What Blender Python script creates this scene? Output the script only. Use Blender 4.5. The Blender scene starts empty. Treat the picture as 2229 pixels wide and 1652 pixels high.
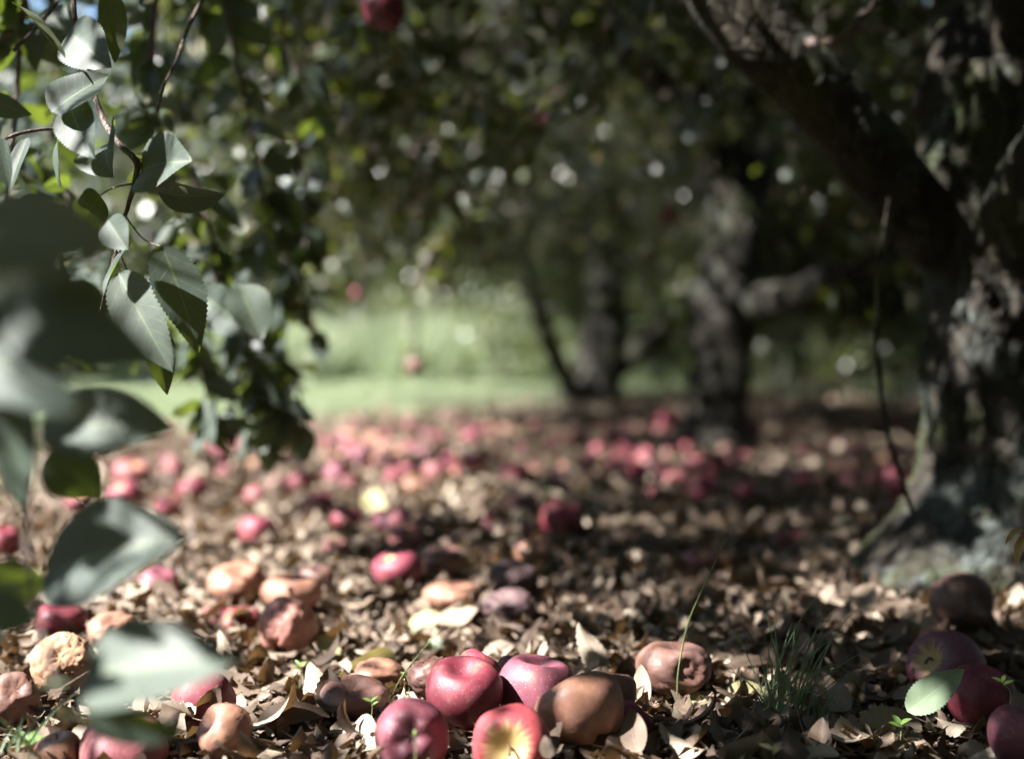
import bpy, math, random
import numpy as np
from mathutils import Vector, Matrix, noise

# ------------------------------------------------------------------ camera, sky, sun, exposure
sc = bpy.context.scene
COL = sc.collection
RNG = np.random.default_rng(11)
random.seed(11)
PI = math.pi

FPX = 3184.0                     # focal length in pixels of a 2229 px wide picture
CW, CH = 1114.5, 826.0
PITCH = math.radians(1.19)
CAMH = 0.40
cam_data = bpy.data.cameras.new('camera')
cam = bpy.data.objects.new('camera', cam_data)
COL.objects.link(cam)
cam.location = (0, 0, CAMH)
cam.rotation_euler = (PI / 2 - PITCH, 0, 0)
cam_data.sensor_width = 36.0
cam_data.lens = 36.0 * FPX / 2229.0
cam_data.clip_start = 0.05
cam_data.clip_end = 600
cam_data.dof.use_dof = True
cam_data.dof.focus_distance = 1.50
cam_data.dof.aperture_fstop = 2.2
sc.camera = cam

SUN_EL, SUN_AZ = math.radians(43), math.radians(24)      # AZ: degrees behind the picture plane, from the left
S = Vector((-math.cos(SUN_EL) * math.cos(SUN_AZ), -math.cos(SUN_EL) * math.sin(SUN_AZ), math.sin(SUN_EL)))
sun_data = bpy.data.lights.new('sun', 'SUN')
sun_data.energy = 5.0
sun_data.angle = math.radians(0.53)
sun_data.color = (1.0, 0.965, 0.93)
sun = bpy.data.objects.new('sun', sun_data)
COL.objects.link(sun)
sun.rotation_euler = (-S).to_track_quat('-Z', 'Y').to_euler()
sun.location = S * 30

world = bpy.data.worlds.new('World')
sc.world = world
world.use_nodes = True
wn = world.node_tree.nodes
bg = wn['Background']
sky = wn.new('ShaderNodeTexSky')
sky.sky_type = 'NISHITA'
sky.sun_disc = False
sky.sun_elevation = SUN_EL
sky.sun_rotation = math.atan2(S.x, S.y)
sky.air_density = 0.6
sky.dust_density = 0.2
world.node_tree.links.new(sky.outputs[0], bg.inputs[0])
bg.inputs[1].default_value = 0.08

sc.view_settings.view_transform = 'Standard'
sc.view_settings.look = 'None'
sc.view_settings.gamma = 1.0
sc.view_settings.use_curve_mapping = False
sc.view_settings.exposure = 2.4
sc.render.engine = 'CYCLES'
sc.cycles.use_denoising = True
sc.cycles.use_adaptive_sampling = True
sc.cycles.adaptive_threshold = 0.03
sc.cycles.max_bounces = 4
sc.cycles.diffuse_bounces = 3
sc.cycles.glossy_bounces = 2
sc.cycles.transmission_bounces = 2
sc.cycles.transparent_max_bounces = 4
sc.cycles.caustics_reflective = False
sc.cycles.caustics_refractive = False


# ------------------------------------------------------------------ helpers
def ray(px, py):
    u = (px - CW) / FPX
    v = -(py - CH) / FPX
    f = Vector((0, math.cos(PITCH), -math.sin(PITCH)))
    up = Vector((0, math.sin(PITCH), math.cos(PITCH)))
    return f + Vector((u, 0, 0)) + up * v


def P(px, py, D):
    d = ray(px, py)
    return Vector((0, 0, CAMH)) + d * (D / d.y)


def G(px, py, z=0.0):
    d = ray(px, py)
    k = (z - CAMH) / d.z
    return Vector((0, 0, CAMH)) + d * k


def hgt(x, y):
    """gentle unevenness of the orchard ground"""
    return (0.012 * np.sin(2.3 * x + 0.7) * np.cos(1.9 * y) + 0.008 * np.sin(5.1 * x - 3.3 * y)
            + 0.020 * np.sin(0.55 * y + 0.4 * x) - 0.012)


def H(x, y):
    return float(hgt(np.float64(x), np.float64(y)))


def tag(o, label=None, cat=None, group=None, kind=None):
    if label: o['label'] = label
    if cat: o['category'] = cat
    if group: o['group'] = group
    if kind: o['kind'] = kind
    return o


def empty(name, loc=(0, 0, 0)):
    o = bpy.data.objects.new(name, None)
    o.empty_display_size = 0.05
    COL.objects.link(o)
    o.location = loc
    return o


def link(name, me, parent=None, mat=None, matrix=None):
    o = bpy.data.objects.new(name, me)
    COL.objects.link(o)
    if mat is not None and not me.materials:
        me.materials.append(mat)
    if matrix is not None:
        o.matrix_world = matrix
    if parent is not None:
        o.parent = parent
        o.matrix_parent_inverse = Matrix.Identity(4)
        if matrix is not None:
            loc = matrix.copy()
            loc.translation = matrix.translation - parent.location
            o.matrix_basis = loc
        else:
            o.location = -parent.location
    return o


def mesh_np(name, verts, faces, mat=None, tint=None, uv=None, smooth=True):
    """verts (n,3); faces (m,k) all of k corners; tint (n,) point values; uv (n,2) point values"""
    verts = np.asarray(verts, dtype=np.float32)
    faces = np.asarray(faces, dtype=np.int32)
    me = bpy.data.meshes.new(name)
    m, k = faces.shape
    me.vertices.add(len(verts))
    me.vertices.foreach_set('co', verts.ravel())
    me.loops.add(m * k)
    me.loops.foreach_set('vertex_index', faces.ravel())
    me.polygons.add(m)
    me.polygons.foreach_set('loop_start', np.arange(0, m * k, k, dtype=np.int32))
    me.polygons.foreach_set('loop_total', np.full(m, k, dtype=np.int32))
    me.polygons.foreach_set('use_smooth', np.full(m, smooth, dtype=bool))
    if uv is not None:
        l = me.uv_layers.new(name='UVMap')
        l.data.foreach_set('uv', np.asarray(uv, dtype=np.float32)[faces.ravel()].ravel())
    if tint is not None:
        a = me.attributes.new('tint', 'FLOAT', 'POINT')
        a.data.foreach_set('value', np.asarray(tint, dtype=np.float32))
    me.update(calc_edges=True)
    me.validate()
    if mat is not None:
        me.materials.append(mat)
    return me


class Bag:
    """collects grids of quads into one mesh"""
    def __init__(self):
        self.v, self.f, self.t, self.uv, self.n = [], [], [], [], 0

    def add(self, v, f, t=0.5, uv=None):
        v = np.asarray(v, dtype=np.float64)
        self.v.append(v)
        self.f.append(np.asarray(f) + self.n)
        self.t.append(np.full(len(v), t) if np.isscalar(t) else t)
        self.uv.append(np.zeros((len(v), 2)) if uv is None else uv)
        self.n += len(v)

    def mesh(self, name, mat=None, smooth=True):
        return mesh_np(name, np.vstack(self.v), np.vstack(self.f), mat, np.concatenate(self.t), np.vstack(self.uv), smooth)


def smooth_path(pts, n):
    """Catmull-Rom through points (k,3), n samples"""
    p = np.array([tuple(q) for q in pts], dtype=float)
    if len(p) == 2:
        return p[0] + (p[1] - p[0]) * np.linspace(0, 1, n)[:, None]
    p = np.vstack([2 * p[0] - p[1], p, 2 * p[-1] - p[-2]])
    k = len(p) - 3
    out = []
    for s in np.linspace(0, k - 1e-6, n):
        i = int(s)
        t = s - i
        a, b, c, d = p[i], p[i + 1], p[i + 2], p[i + 3]
        out.append(0.5 * (2 * b + (c - a) * t + (2 * a - 5 * b + 4 * c - d) * t * t + (3 * b - a - 3 * c + d) * t ** 3))
    return np.array(out)


def tube_arrays(path, radii, seg=8, rough=0.0, rscale=20.0, cap=True):
    path = np.asarray(path, dtype=float)
    n = len(path)
    radii = np.interp(np.linspace(0, 1, n), np.linspace(0, 1, len(radii)), radii)
    tan = np.gradient(path, axis=0)
    tan /= np.linalg.norm(tan, axis=1)[:, None] + 1e-12
    ref = np.array([0.31, 0.17, 0.94]) if abs(tan[0][2]) < 0.9 else np.array([1.0, 0.1, 0.0])
    nn = np.cross(tan[0], ref); nn /= np.linalg.norm(nn)
    V, UV = [], []
    ang = np.linspace(0, 2 * PI, seg, endpoint=False)
    acc = 0.0
    for i in range(n):
        nn = nn - tan[i] * nn.dot(tan[i]); nn /= np.linalg.norm(nn)
        bb = np.cross(tan[i], nn)
        if i: acc += np.linalg.norm(path[i] - path[i - 1])
        for a in ang:
            d = nn * math.cos(a) + bb * math.sin(a)
            r = radii[i]
            if rough:
                q = path[i] + d * r
                r *= 1 + rough * (noise.fractal(Vector(q * rscale), 1.0, 2.0, 4) )
            V.append(path[i] + d * r)
            UV.append((a / (2 * PI), acc))
    F = []
    for i in range(n - 1):
        for j in range(seg):
            k = (j + 1) % seg
            F.append((i * seg + j, i * seg + k, (i + 1) * seg + k, (i + 1) * seg + j))
    if cap:
        V.append(path[-1] + tan[-1] * radii[-1] * 0.5); UV.append((0, acc))
        t = len(V) - 1
        b = (n - 1) * seg
        for j in range(0, seg, 2):
            F.append((b + j, b + (j + 1) % seg, b + (j + 2) % seg, t))
    return np.array(V), np.array(F), np.array(UV)


# ------------------------------------------------------------------ materials
def new_mat(name):
    m = bpy.data.materials.new(name)
    m.use_nodes = True
    nt = m.node_tree
    b = nt.nodes['Principled BSDF']
    return m, nt, b


def N(nt, kind, **props):
    n = nt.nodes.new(kind)
    for k, v in props.items():
        setattr(n, k, v)
    return n


def ramp(nt, fac, stops, interp='LINEAR'):
    r = N(nt, 'ShaderNodeValToRGB')
    r.color_ramp.interpolation = interp
    el = r.color_ramp.elements
    while len(el) < len(stops):
        el.new(0.5)
    for e, (p, c) in zip(el, stops):
        e.position = p
        e.color = (*c, 1) if len(c) == 3 else c
    if fac is not None:
        nt.links.new(fac, r.inputs[0])
    return r


def mixc(nt, fac, a, b, mode='MIX'):
    m = N(nt, 'ShaderNodeMix', data_type='RGBA', blend_type=mode)
    for sock, val in ((0, fac), (6, a), (7, b)):
        if hasattr(val, 'is_output'):
            nt.links.new(val, m.inputs[sock])
        elif sock == 0:
            m.inputs[0].default_value = val
        else:
            m.inputs[sock].default_value = (*val, 1)
    return m.outputs[2]


def math_n(nt, op, a, b=None, clamp=False):
    m = N(nt, 'ShaderNodeMath', operation=op, use_clamp=clamp)
    for i, v in enumerate((a, b)):
        if v is None: continue
        if hasattr(v, 'is_output'):
            nt.links.new(v, m.inputs[i])
        else:
            m.inputs[i].default_value = v
    return m.outputs[0]


def noise_n(nt, vec, scale, detail=3.0, rough=0.55):
    n = N(nt, 'ShaderNodeTexNoise')
    n.inputs['Scale'].default_value = scale
    n.inputs['Detail'].default_value = detail
    n.inputs['Roughness'].default_value = rough
    if vec is not None:
        nt.links.new(vec, n.inputs['Vector'])
    return n.outputs[0]


def bump(nt, b, height, strength, dist):
    n = N(nt, 'ShaderNodeBump')
    n.inputs['Strength'].default_value = strength
    n.inputs['Distance'].default_value = dist
    nt.links.new(height, n.inputs['Height'])
    nt.links.new(n.outputs[0], b.inputs['Normal'])


def vein_nodes(nt):
    """midrib and side veins from the leaf's own UVs -> 0..1"""
    uv = N(nt, 'ShaderNodeUVMap')
    sep = N(nt, 'ShaderNodeSeparateXYZ')
    nt.links.new(uv.outputs[0], sep.inputs[0])
    du = math_n(nt, 'ABSOLUTE', math_n(nt, 'SUBTRACT', sep.outputs[0], 0.5))
    mid = math_n(nt, 'LESS_THAN', du, 0.022)
    k = math_n(nt, 'SUBTRACT', sep.outputs[1], math_n(nt, 'MULTIPLY', du, 0.42))
    fr = math_n(nt, 'FRACT', math_n(nt, 'MULTIPLY', k, 8.0))
    side = math_n(nt, 'LESS_THAN', math_n(nt, 'ABSOLUTE', math_n(nt, 'SUBTRACT', fr, 0.5)), 0.05)
    return math_n(nt, 'MAXIMUM', mid, math_n(nt, 'MULTIPLY', side, 0.55))


def leaf_material(name, stops, use_tint, transl=(0.22, 0.30, 0.03), tfac=0.35, rough=0.42, spec=0.5, veins=True, vein_col=(0.16, 0.21, 0.10)):
    m, nt, b = new_mat(name)
    if use_tint:
        a = N(nt, 'ShaderNodeAttribute', attribute_name='tint'); rnd = a.outputs['Fac']
    else:
        a = N(nt, 'ShaderNodeObjectInfo'); rnd = a.outputs['Random']
    geo = N(nt, 'ShaderNodeTexCoord')
    col = ramp(nt, rnd, stops).outputs[0]
    nz = noise_n(nt, geo.outputs['Object'], 60.0, 3)
    col = mixc(nt, math_n(nt, 'MULTIPLY', nz, 0.55), col, mixc(nt, 1.0, col, (0.55, 0.5, 0.42), 'MULTIPLY'))
    if veins:
        vs = N(nt, 'ShaderNodeTexVoronoi'); vs.inputs['Scale'].default_value = 38 if use_tint else 14
        nt.links.new(N(nt, 'ShaderNodeUVMap').outputs[0], vs.inputs['Vector'])
        sp = ramp(nt, math_n(nt, 'ADD', vs.outputs['Distance'], math_n(nt, 'MULTIPLY', nz, 0.55)), [(0.30, (1, 1, 1)), (0.42, (0, 0, 0))]).outputs[0]
        col = mixc(nt, math_n(nt, 'MULTIPLY', sp, 0.55), col, (0.10, 0.07, 0.035))
        v = vein_nodes(nt)
        col = mixc(nt, math_n(nt, 'MULTIPLY', v, 0.6), col, vein_col)
        bump(nt, b, math_n(nt, 'ADD', math_n(nt, 'MULTIPLY', v, -0.6), nz), 0.5, 0.0012)
    nt.links.new(col, b.inputs['Base Color'])
    b.inputs['Roughness'].default_value = rough
    b.inputs['Specular IOR Level'].default_value = spec
    t = N(nt, 'ShaderNodeBsdfTranslucent')
    t.inputs[0].default_value = (*transl, 1)
    mx = N(nt, 'ShaderNodeMixShader')
    mx.inputs[0].default_value = tfac
    out = nt.nodes['Material Output']
    nt.links.new(b.outputs[0], mx.inputs[1])
    nt.links.new(t.outputs[0], mx.inputs[2])
    nt.links.new(mx.outputs[0], out.inputs[0])
    return m


GREENS = [(0.0, (0.040, 0.060, 0.052)), (0.45, (0.064, 0.090, 0.076)), (0.85, (0.092, 0.118, 0.098)), (0.95, (0.13, 0.135, 0.06)), (1.0, (0.20, 0.16, 0.08))]
DEADS = [(0.0, (0.048, 0.032, 0.024)), (0.25, (0.110, 0.076, 0.054)), (0.5, (0.215, 0.160, 0.120)), (0.8, (0.36, 0.292, 0.224)), (1.0, (0.49, 0.42, 0.33))]
M_LEAF = leaf_material('apple_leaf', GREENS, False, rough=0.56, spec=0.45, tfac=0.25)
M_CROWN = leaf_material('crown_leaf', [(0.0, (0.025, 0.040, 0.018)), (0.45, (0.044, 0.064, 0.030)), (0.85, (0.074, 0.092, 0.046)), (0.95, (0.14, 0.13, 0.05)), (1.0, (0.20, 0.14, 0.06))], True, transl=(0.24, 0.29, 0.03), rough=0.37, spec=0.9, veins=False, tfac=0.22)
M_LEAFT = leaf_material('apple_leaf_spray', GREENS, True, rough=0.46, spec=0.6, veins=False, tfac=0.25)
M_DEAD = leaf_material('dead_leaf', DEADS, False, transl=(0.28, 0.15, 0.05), tfac=0.14, rough=0.6, spec=0.35, vein_col=(0.10, 0.06, 0.035))
M_LITTER = leaf_material('litter_leaf', DEADS, True, transl=(0.28, 0.15, 0.05), tfac=0.12, rough=0.6, spec=0.35, vein_col=(0.10, 0.06, 0.035))
M_YELLOW = leaf_material('yellowed_leaf', [(0.0, (0.44, 0.40, 0.19)), (1.0, (0.54, 0.52, 0.30))], False, transl=(0.45, 0.38, 0.12), tfac=0.3, rough=0.5, vein_col=(0.35, 0.28, 0.10))
M_ORANGE = leaf_material('orange_leaf', [(0.0, (0.60, 0.40, 0.12)), (1.0, (0.66, 0.46, 0.16))], False, transl=(0.6, 0.35, 0.08), tfac=0.35, rough=0.5, veins=False)
M_PALE = leaf_material('pale_green_leaf', [(0.0, (0.24, 0.33, 0.22)), (1.0, (0.28, 0.36, 0.22))], False, transl=(0.25, 0.33, 0.06), tfac=0.25, rough=0.5, vein_col=(0.32, 0.38, 0.25))
M_GRASS = leaf_material('grass_blade', [(0.0, (0.09, 0.16, 0.09)), (0.3, (0.14, 0.23, 0.13)), (0.6, (0.27, 0.34, 0.22)), (0.85, (0.36, 0.40, 0.27)), (1.0, (0.46, 0.43, 0.31))], True, transl=(0.34, 0.42, 0.22), tfac=0.42, rough=0.5, veins=False)
M_SPROUT = leaf_material('sprout_leaf', [(0.0, (0.14, 0.26, 0.06)), (1.0, (0.20, 0.32, 0.08))], False, transl=(0.3, 0.42, 0.06), tfac=0.35, rough=0.5, veins=False)


def bark_material(name, base, dark, lichen, moss, lichen_amt, moss_amt, scale=1.0):
    m, nt, b = new_mat(name)
    tc = N(nt, 'ShaderNodeTexCoord').outputs['Object']
    mp = N(nt, 'ShaderNodeMapping'); mp.inputs['Scale'].default_value = (1, 1, 0.45)
    nt.links.new(tc, mp.inputs[0])
    n1 = noise_n(nt, mp.outputs[0], 34 * scale, 6, 0.65)
    n2 = noise_n(nt, tc, 9 * scale, 5, 0.6)
    n3 = noise_n(nt, tc, 5 * scale, 4, 0.6)
    vo = N(nt, 'ShaderNodeTexVoronoi', feature='DISTANCE_TO_EDGE')
    vo.inputs['Scale'].default_value = 38 * scale
    nt.links.new(mp.outputs[0], vo.inputs['Vector'])
    col = mixc(nt, ramp(nt, n1, [(0.35, (0, 0, 0)), (0.65, (1, 1, 1))]).outputs[0], dark, base)
    lf = ramp(nt, n2, [(0.62 - 0.3 * lichen_amt, (0, 0, 0)), (0.74 - 0.3 * lichen_amt, (1, 1, 1))]).outputs[0]
    col = mixc(nt, math_n(nt, 'MULTIPLY', lf, 0.85), col, mixc(nt, n1, lichen, tuple(0.45 * c for c in lichen)))
    mf = ramp(nt, n3, [(0.62 - 0.3 * moss_amt, (0, 0, 0)), (0.72 - 0.3 * moss_amt, (1, 1, 1))]).outputs[0]
    col = mixc(nt, math_n(nt, 'MULTIPLY', mf, 0.7), col, moss)
    nt.links.new(col, b.inputs['Base Color'])
    b.inputs['Roughness'].default_value = 0.85
    b.inputs['Specular IOR Level'].default_value = 0.25
    hh = math_n(nt, 'ADD', n1, math_n(nt, 'MULTIPLY', ramp(nt, vo.outputs[0], [(0.0, (0, 0, 0)), (0.12, (1, 1, 1))]).outputs[0], 0.5))
    bump(nt, b, hh, 0.9, 0.008)
    return m


M_BARK = bark_material('bark_lichened', (0.050, 0.043, 0.034), (0.012, 0.010, 0.008), (0.125, 0.145, 0.132), (0.040, 0.050, 0.016), 0.42, 0.46)
M_BARK2 = bark_material('bark_grey', (0.038, 0.032, 0.026), (0.009, 0.008, 0.006), (0.095, 0.10, 0.082), (0.035, 0.042, 0.016), 0.35, 0.25)
M_BARKD = bark_material('bark_dark', (0.042, 0.034, 0.024), (0.010, 0.008, 0.006), (0.10, 0.115, 0.09), (0.040, 0.046, 0.016), 0.28, 0.40)
M_BARK3 = bark_material('bark_mossy', (0.050, 0.042, 0.030), (0.014, 0.011, 0.008), (0.11, 0.125, 0.10), (0.055, 0.060, 0.022), 0.38, 0.48)
M_TWIG = bark_material('twig_bark', (0.27, 0.21, 0.185), (0.13, 0.095, 0.08), (0.36, 0.33, 0.30), (0.12, 0.10, 0.05), 0.3, 0.1, 6.0)


def simple_mat(name, col, rough=0.6, spec=0.3):
    m, nt, b = new_mat(name)
    tc = N(nt, 'ShaderNodeTexCoord').outputs['Object']
    nz = noise_n(nt, tc, 90, 4)
    c = mixc(nt, nz, tuple(0.6 * x for x in col), tuple(min(1, 1.35 * x) for x in col))
    nt.links.new(c, b.inputs['Base Color'])
    b.inputs['Roughness'].default_value = rough
    b.inputs['Specular IOR Level'].default_value = spec
    bump(nt, b, nz, 0.4, 0.002)
    return m


M_STEM = simple_mat('stem_brown', (0.13, 0.08, 0.04))
M_CALYX = simple_mat('calyx_dry', (0.09, 0.055, 0.03))
M_PETIOLE = simple_mat('green_stalk', (0.16, 0.20, 0.08))
M_DRYSTALK = simple_mat('dry_stalk', (0.36, 0.28, 0.17))


def ground_material():
    m, nt, b = new_mat('orchard_soil')
    tc = N(nt, 'ShaderNodeTexCoord').outputs['Object']
    n1 = noise_n(nt, tc, 45, 6, 0.7)
    n2 = noise_n(nt, tc, 1.1, 4, 0.6)
    n3 = noise_n(nt, tc, 7.0, 5, 0.6)
    soil = ramp(nt, n1, [(0.25, (0.022, 0.015, 0.010)), (0.55, (0.060, 0.042, 0.028)), (0.8, (0.13, 0.095, 0.06))]).outputs[0]
    turf = ramp(nt, n3, [(0.3, (0.09, 0.12, 0.05)), (0.7, (0.22, 0.24, 0.12))]).outputs[0]
    sep = N(nt, 'ShaderNodeSeparateXYZ'); nt.links.new(tc, sep.inputs[0])
    # bare litter strip under the row of trees, turf in the alleys
    dx = math_n(nt, 'ABSOLUTE', math_n(nt, 'SUBTRACT', sep.outputs[0], 0.9))
    fx = math_n(nt, 'SUBTRACT', dx, 2.6)
    edge = math_n(nt, 'ADD', math_n(nt, 'MULTIPLY', sep.outputs[0], 1.5), 11.2)
    fy = math_n(nt, 'SUBTRACT', sep.outputs[1], math_n(nt, 'MINIMUM', math_n(nt, 'MAXIMUM', edge, 8.4), 13.2))
    f = math_n(nt, 'MAXIMUM', fx, fy)
    f = math_n(nt, 'ADD', f, math_n(nt, 'MULTIPLY', math_n(nt, 'SUBTRACT', n2, 0.5), 2.2))
    f = math_n(nt, 'ADD', math_n(nt, 'MULTIPLY', f, 1.2), 0.5, clamp=True)
    nt.links.new(mixc(nt, f, soil, turf), b.inputs['Base Color'])
    b.inputs['Roughness'].default_value = 0.95
    b.inputs['Specular IOR Level'].default_value = 0.15
    bump(nt, b, n1, 1.0, 0.02)
    return m


M_GROUND = ground_material()


def apple_material(name, c_dark, c_red, c_light, yellow=0.0, rot=0.0, rotcol=(0.17, 0.075, 0.03), bloom=0.3, dots=0.6, streak=0.5, rough=0.46):
    m, nt, b = new_mat(name)
    tcn = N(nt, 'ShaderNodeTexCoord')
    oi = N(nt, 'ShaderNodeObjectInfo')
    off = N(nt, 'ShaderNodeVectorMath', operation='ADD')
    nt.links.new(tcn.outputs['Object'], off.inputs[0])
    cmb = N(nt, 'ShaderNodeCombineXYZ')
    r7 = math_n(nt, 'MULTIPLY', oi.outputs['Random'], 7.0)
    for i in range(3): nt.links.new(r7, cmb.inputs[i])
    nt.links.new(cmb.outputs[0], off.inputs[1])
    vec = off.outputs[0]
    n_big = noise_n(nt, vec, 22, 4, 0.6)
    n_mid = noise_n(nt, vec, 70, 4, 0.6)
    n_fine = noise_n(nt, vec, 420, 2, 0.6)
    uv = N(nt, 'ShaderNodeUVMap')
    mp = N(nt, 'ShaderNodeMapping'); mp.inputs['Scale'].default_value = (46, 2.2, 1)
    nt.links.new(uv.outputs[0], mp.inputs[0])
    n_str = noise_n(nt, mp.outputs[0], 1.0, 3, 0.6)
    f = math_n(nt, 'ADD', math_n(nt, 'MULTIPLY', n_big, 1.0 - streak * 0.5), math_n(nt, 'MULTIPLY', n_str, streak * 0.5))
    col = ramp(nt, f, [(0.30, c_dark), (0.52, c_red), (0.74, c_light)]).outputs[0]
    if yellow > 0:
        sepu = N(nt, 'ShaderNodeSeparateXYZ'); nt.links.new(uv.outputs[0], sepu.inputs[0])
        yf = math_n(nt, 'SUBTRACT', 1.0, math_n(nt, 'MULTIPLY', sepu.outputs[1], 1.0 / (0.30 * yellow + 0.05)))
        yf = math_n(nt, 'ADD', yf, math_n(nt, 'MULTIPLY', math_n(nt, 'SUBTRACT', n_str, 0.5), 1.6))
        yf = ramp(nt, yf, [(0.15, (0, 0, 0)), (0.65, (1, 1, 1))]).outputs[0]
        col = mixc(nt, yf, col, (0.50, 0.36, 0.13))
    vo = N(nt, 'ShaderNodeTexVoronoi'); vo.inputs['Scale'].default_value = 240
    nt.links.new(vec, vo.inputs['Vector'])
    dt = ramp(nt, vo.outputs['Distance'], [(0.09, (1, 1, 1)), (0.20, (0, 0, 0))]).outputs[0]
    col = mixc(nt, math_n(nt, 'MULTIPLY', dt, min(1.0, dots * 0.55)), col, (0.50, 0.31, 0.20))
    if rot > 0:
        rf = ramp(nt, math_n(nt, 'ADD', math_n(nt, 'MULTIPLY', n_big, 0.7), math_n(nt, 'MULTIPLY', n_mid, 0.3)), [(0.66 - 0.32 * rot, (0, 0, 0)), (0.74 - 0.32 * rot, (1, 1, 1))]).outputs[0]
        rc = mixc(nt, n_mid, tuple(0.45 * x for x in rotcol), tuple(min(1, 1.5 * x) for x in rotcol))
        col = mixc(nt, rf, col, rc)
    # waxy bloom
    col = mixc(nt, math_n(nt, 'MULTIPLY', n_mid, bloom * 0.42), col, (0.33, 0.25, 0.30))
    nt.links.new(col, b.inputs['Base Color'])
    rr = ramp(nt, n_mid, [(0.3, (rough, rough, rough)), (0.75, (rough + 0.22,) * 3)]).outputs[0]
    nt.links.new(rr, b.inputs['Roughness'])
    b.inputs['Specular IOR Level'].default_value = 0.45
    bump(nt, b, math_n(nt, 'ADD', math_n(nt, 'MULTIPLY', n_mid, 1.0), math_n(nt, 'MULTIPLY', n_fine, 0.15)), 0.25, 0.003)
    return m


AM = {
    'red': apple_material('apple_red', (0.070, 0.008, 0.014), (0.17, 0.014, 0.026), (0.29, 0.05, 0.06), yellow=0.0, rot=0.26),
    'dark': apple_material('apple_dark_red', (0.055, 0.007, 0.013), (0.15, 0.012, 0.024), (0.25, 0.035, 0.05), yellow=0.0, rot=0.27),
    'purple': apple_material('apple_purple_red', (0.060, 0.010, 0.020), (0.16, 0.018, 0.034), (0.28, 0.06, 0.07), yellow=0.0, rot=0.26, bloom=0.8, dots=1.2),
    'hollow': apple_material('apple_purple_yellow_hollow', (0.055, 0.010, 0.022), (0.13, 0.018, 0.038), (0.24, 0.05, 0.07), yellow=0.45, rot=0.12, bloom=0.7, dots=0.9),
    'blush': apple_material('apple_blush', (0.11, 0.012, 0.026), (0.20, 0.026, 0.045), (0.33, 0.11, 0.095), yellow=0.15, rot=0.12),
    'gold': apple_material('apple_red_and_yellow', (0.21, 0.018, 0.03), (0.36, 0.05, 0.055), (0.48, 0.20, 0.12), yellow=0.65, rot=0.2),
    'pink': apple_material('apple_faded_pink', (0.14, 0.030, 0.042), (0.24, 0.065, 0.070), (0.42, 0.22, 0.165), yellow=0.2, rot=0.12, rough=0.45, rotcol=(0.34, 0.12, 0.06)),
    'peach': apple_material('apple_peach', (0.30, 0.10, 0.085), (0.46, 0.22, 0.165), (0.56, 0.37, 0.27), yellow=0.0, rot=0.12, rough=0.5, rotcol=(0.32, 0.10, 0.06), dots=0.2),
    'tan': apple_material('apple_tan_rotten', (0.15, 0.058, 0.036), (0.29, 0.135, 0.074), (0.39, 0.22, 0.135), rot=0.34, rotcol=(0.20, 0.080, 0.048), dots=1.1, streak=0.15, rough=0.42, bloom=0.5),
    'brown': apple_material('apple_brown_rotten', (0.055, 0.024, 0.014), (0.13, 0.056, 0.030), (0.24, 0.115, 0.065), rot=0.25, rotcol=(0.05, 0.03, 0.022), dots=0.4, streak=0.1, rough=0.45, bloom=0.6),
    'black': apple_material('apple_blackened', (0.022, 0.012, 0.010), (0.050, 0.024, 0.020), (0.11, 0.055, 0.045), rot=0.2, rotcol=(0.03, 0.02, 0.018), dots=0.2, streak=0.1, rough=0.55, bloom=0.5),
    'decay': apple_material('apple_decayed', (0.15, 0.075, 0.038), (0.32, 0.185, 0.10), (0.46, 0.32, 0.21), rot=0.35, rotcol=(0.17, 0.15, 0.12), dots=0.0, streak=0.0, rough=0.7, bloom=0.2),
}


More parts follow.
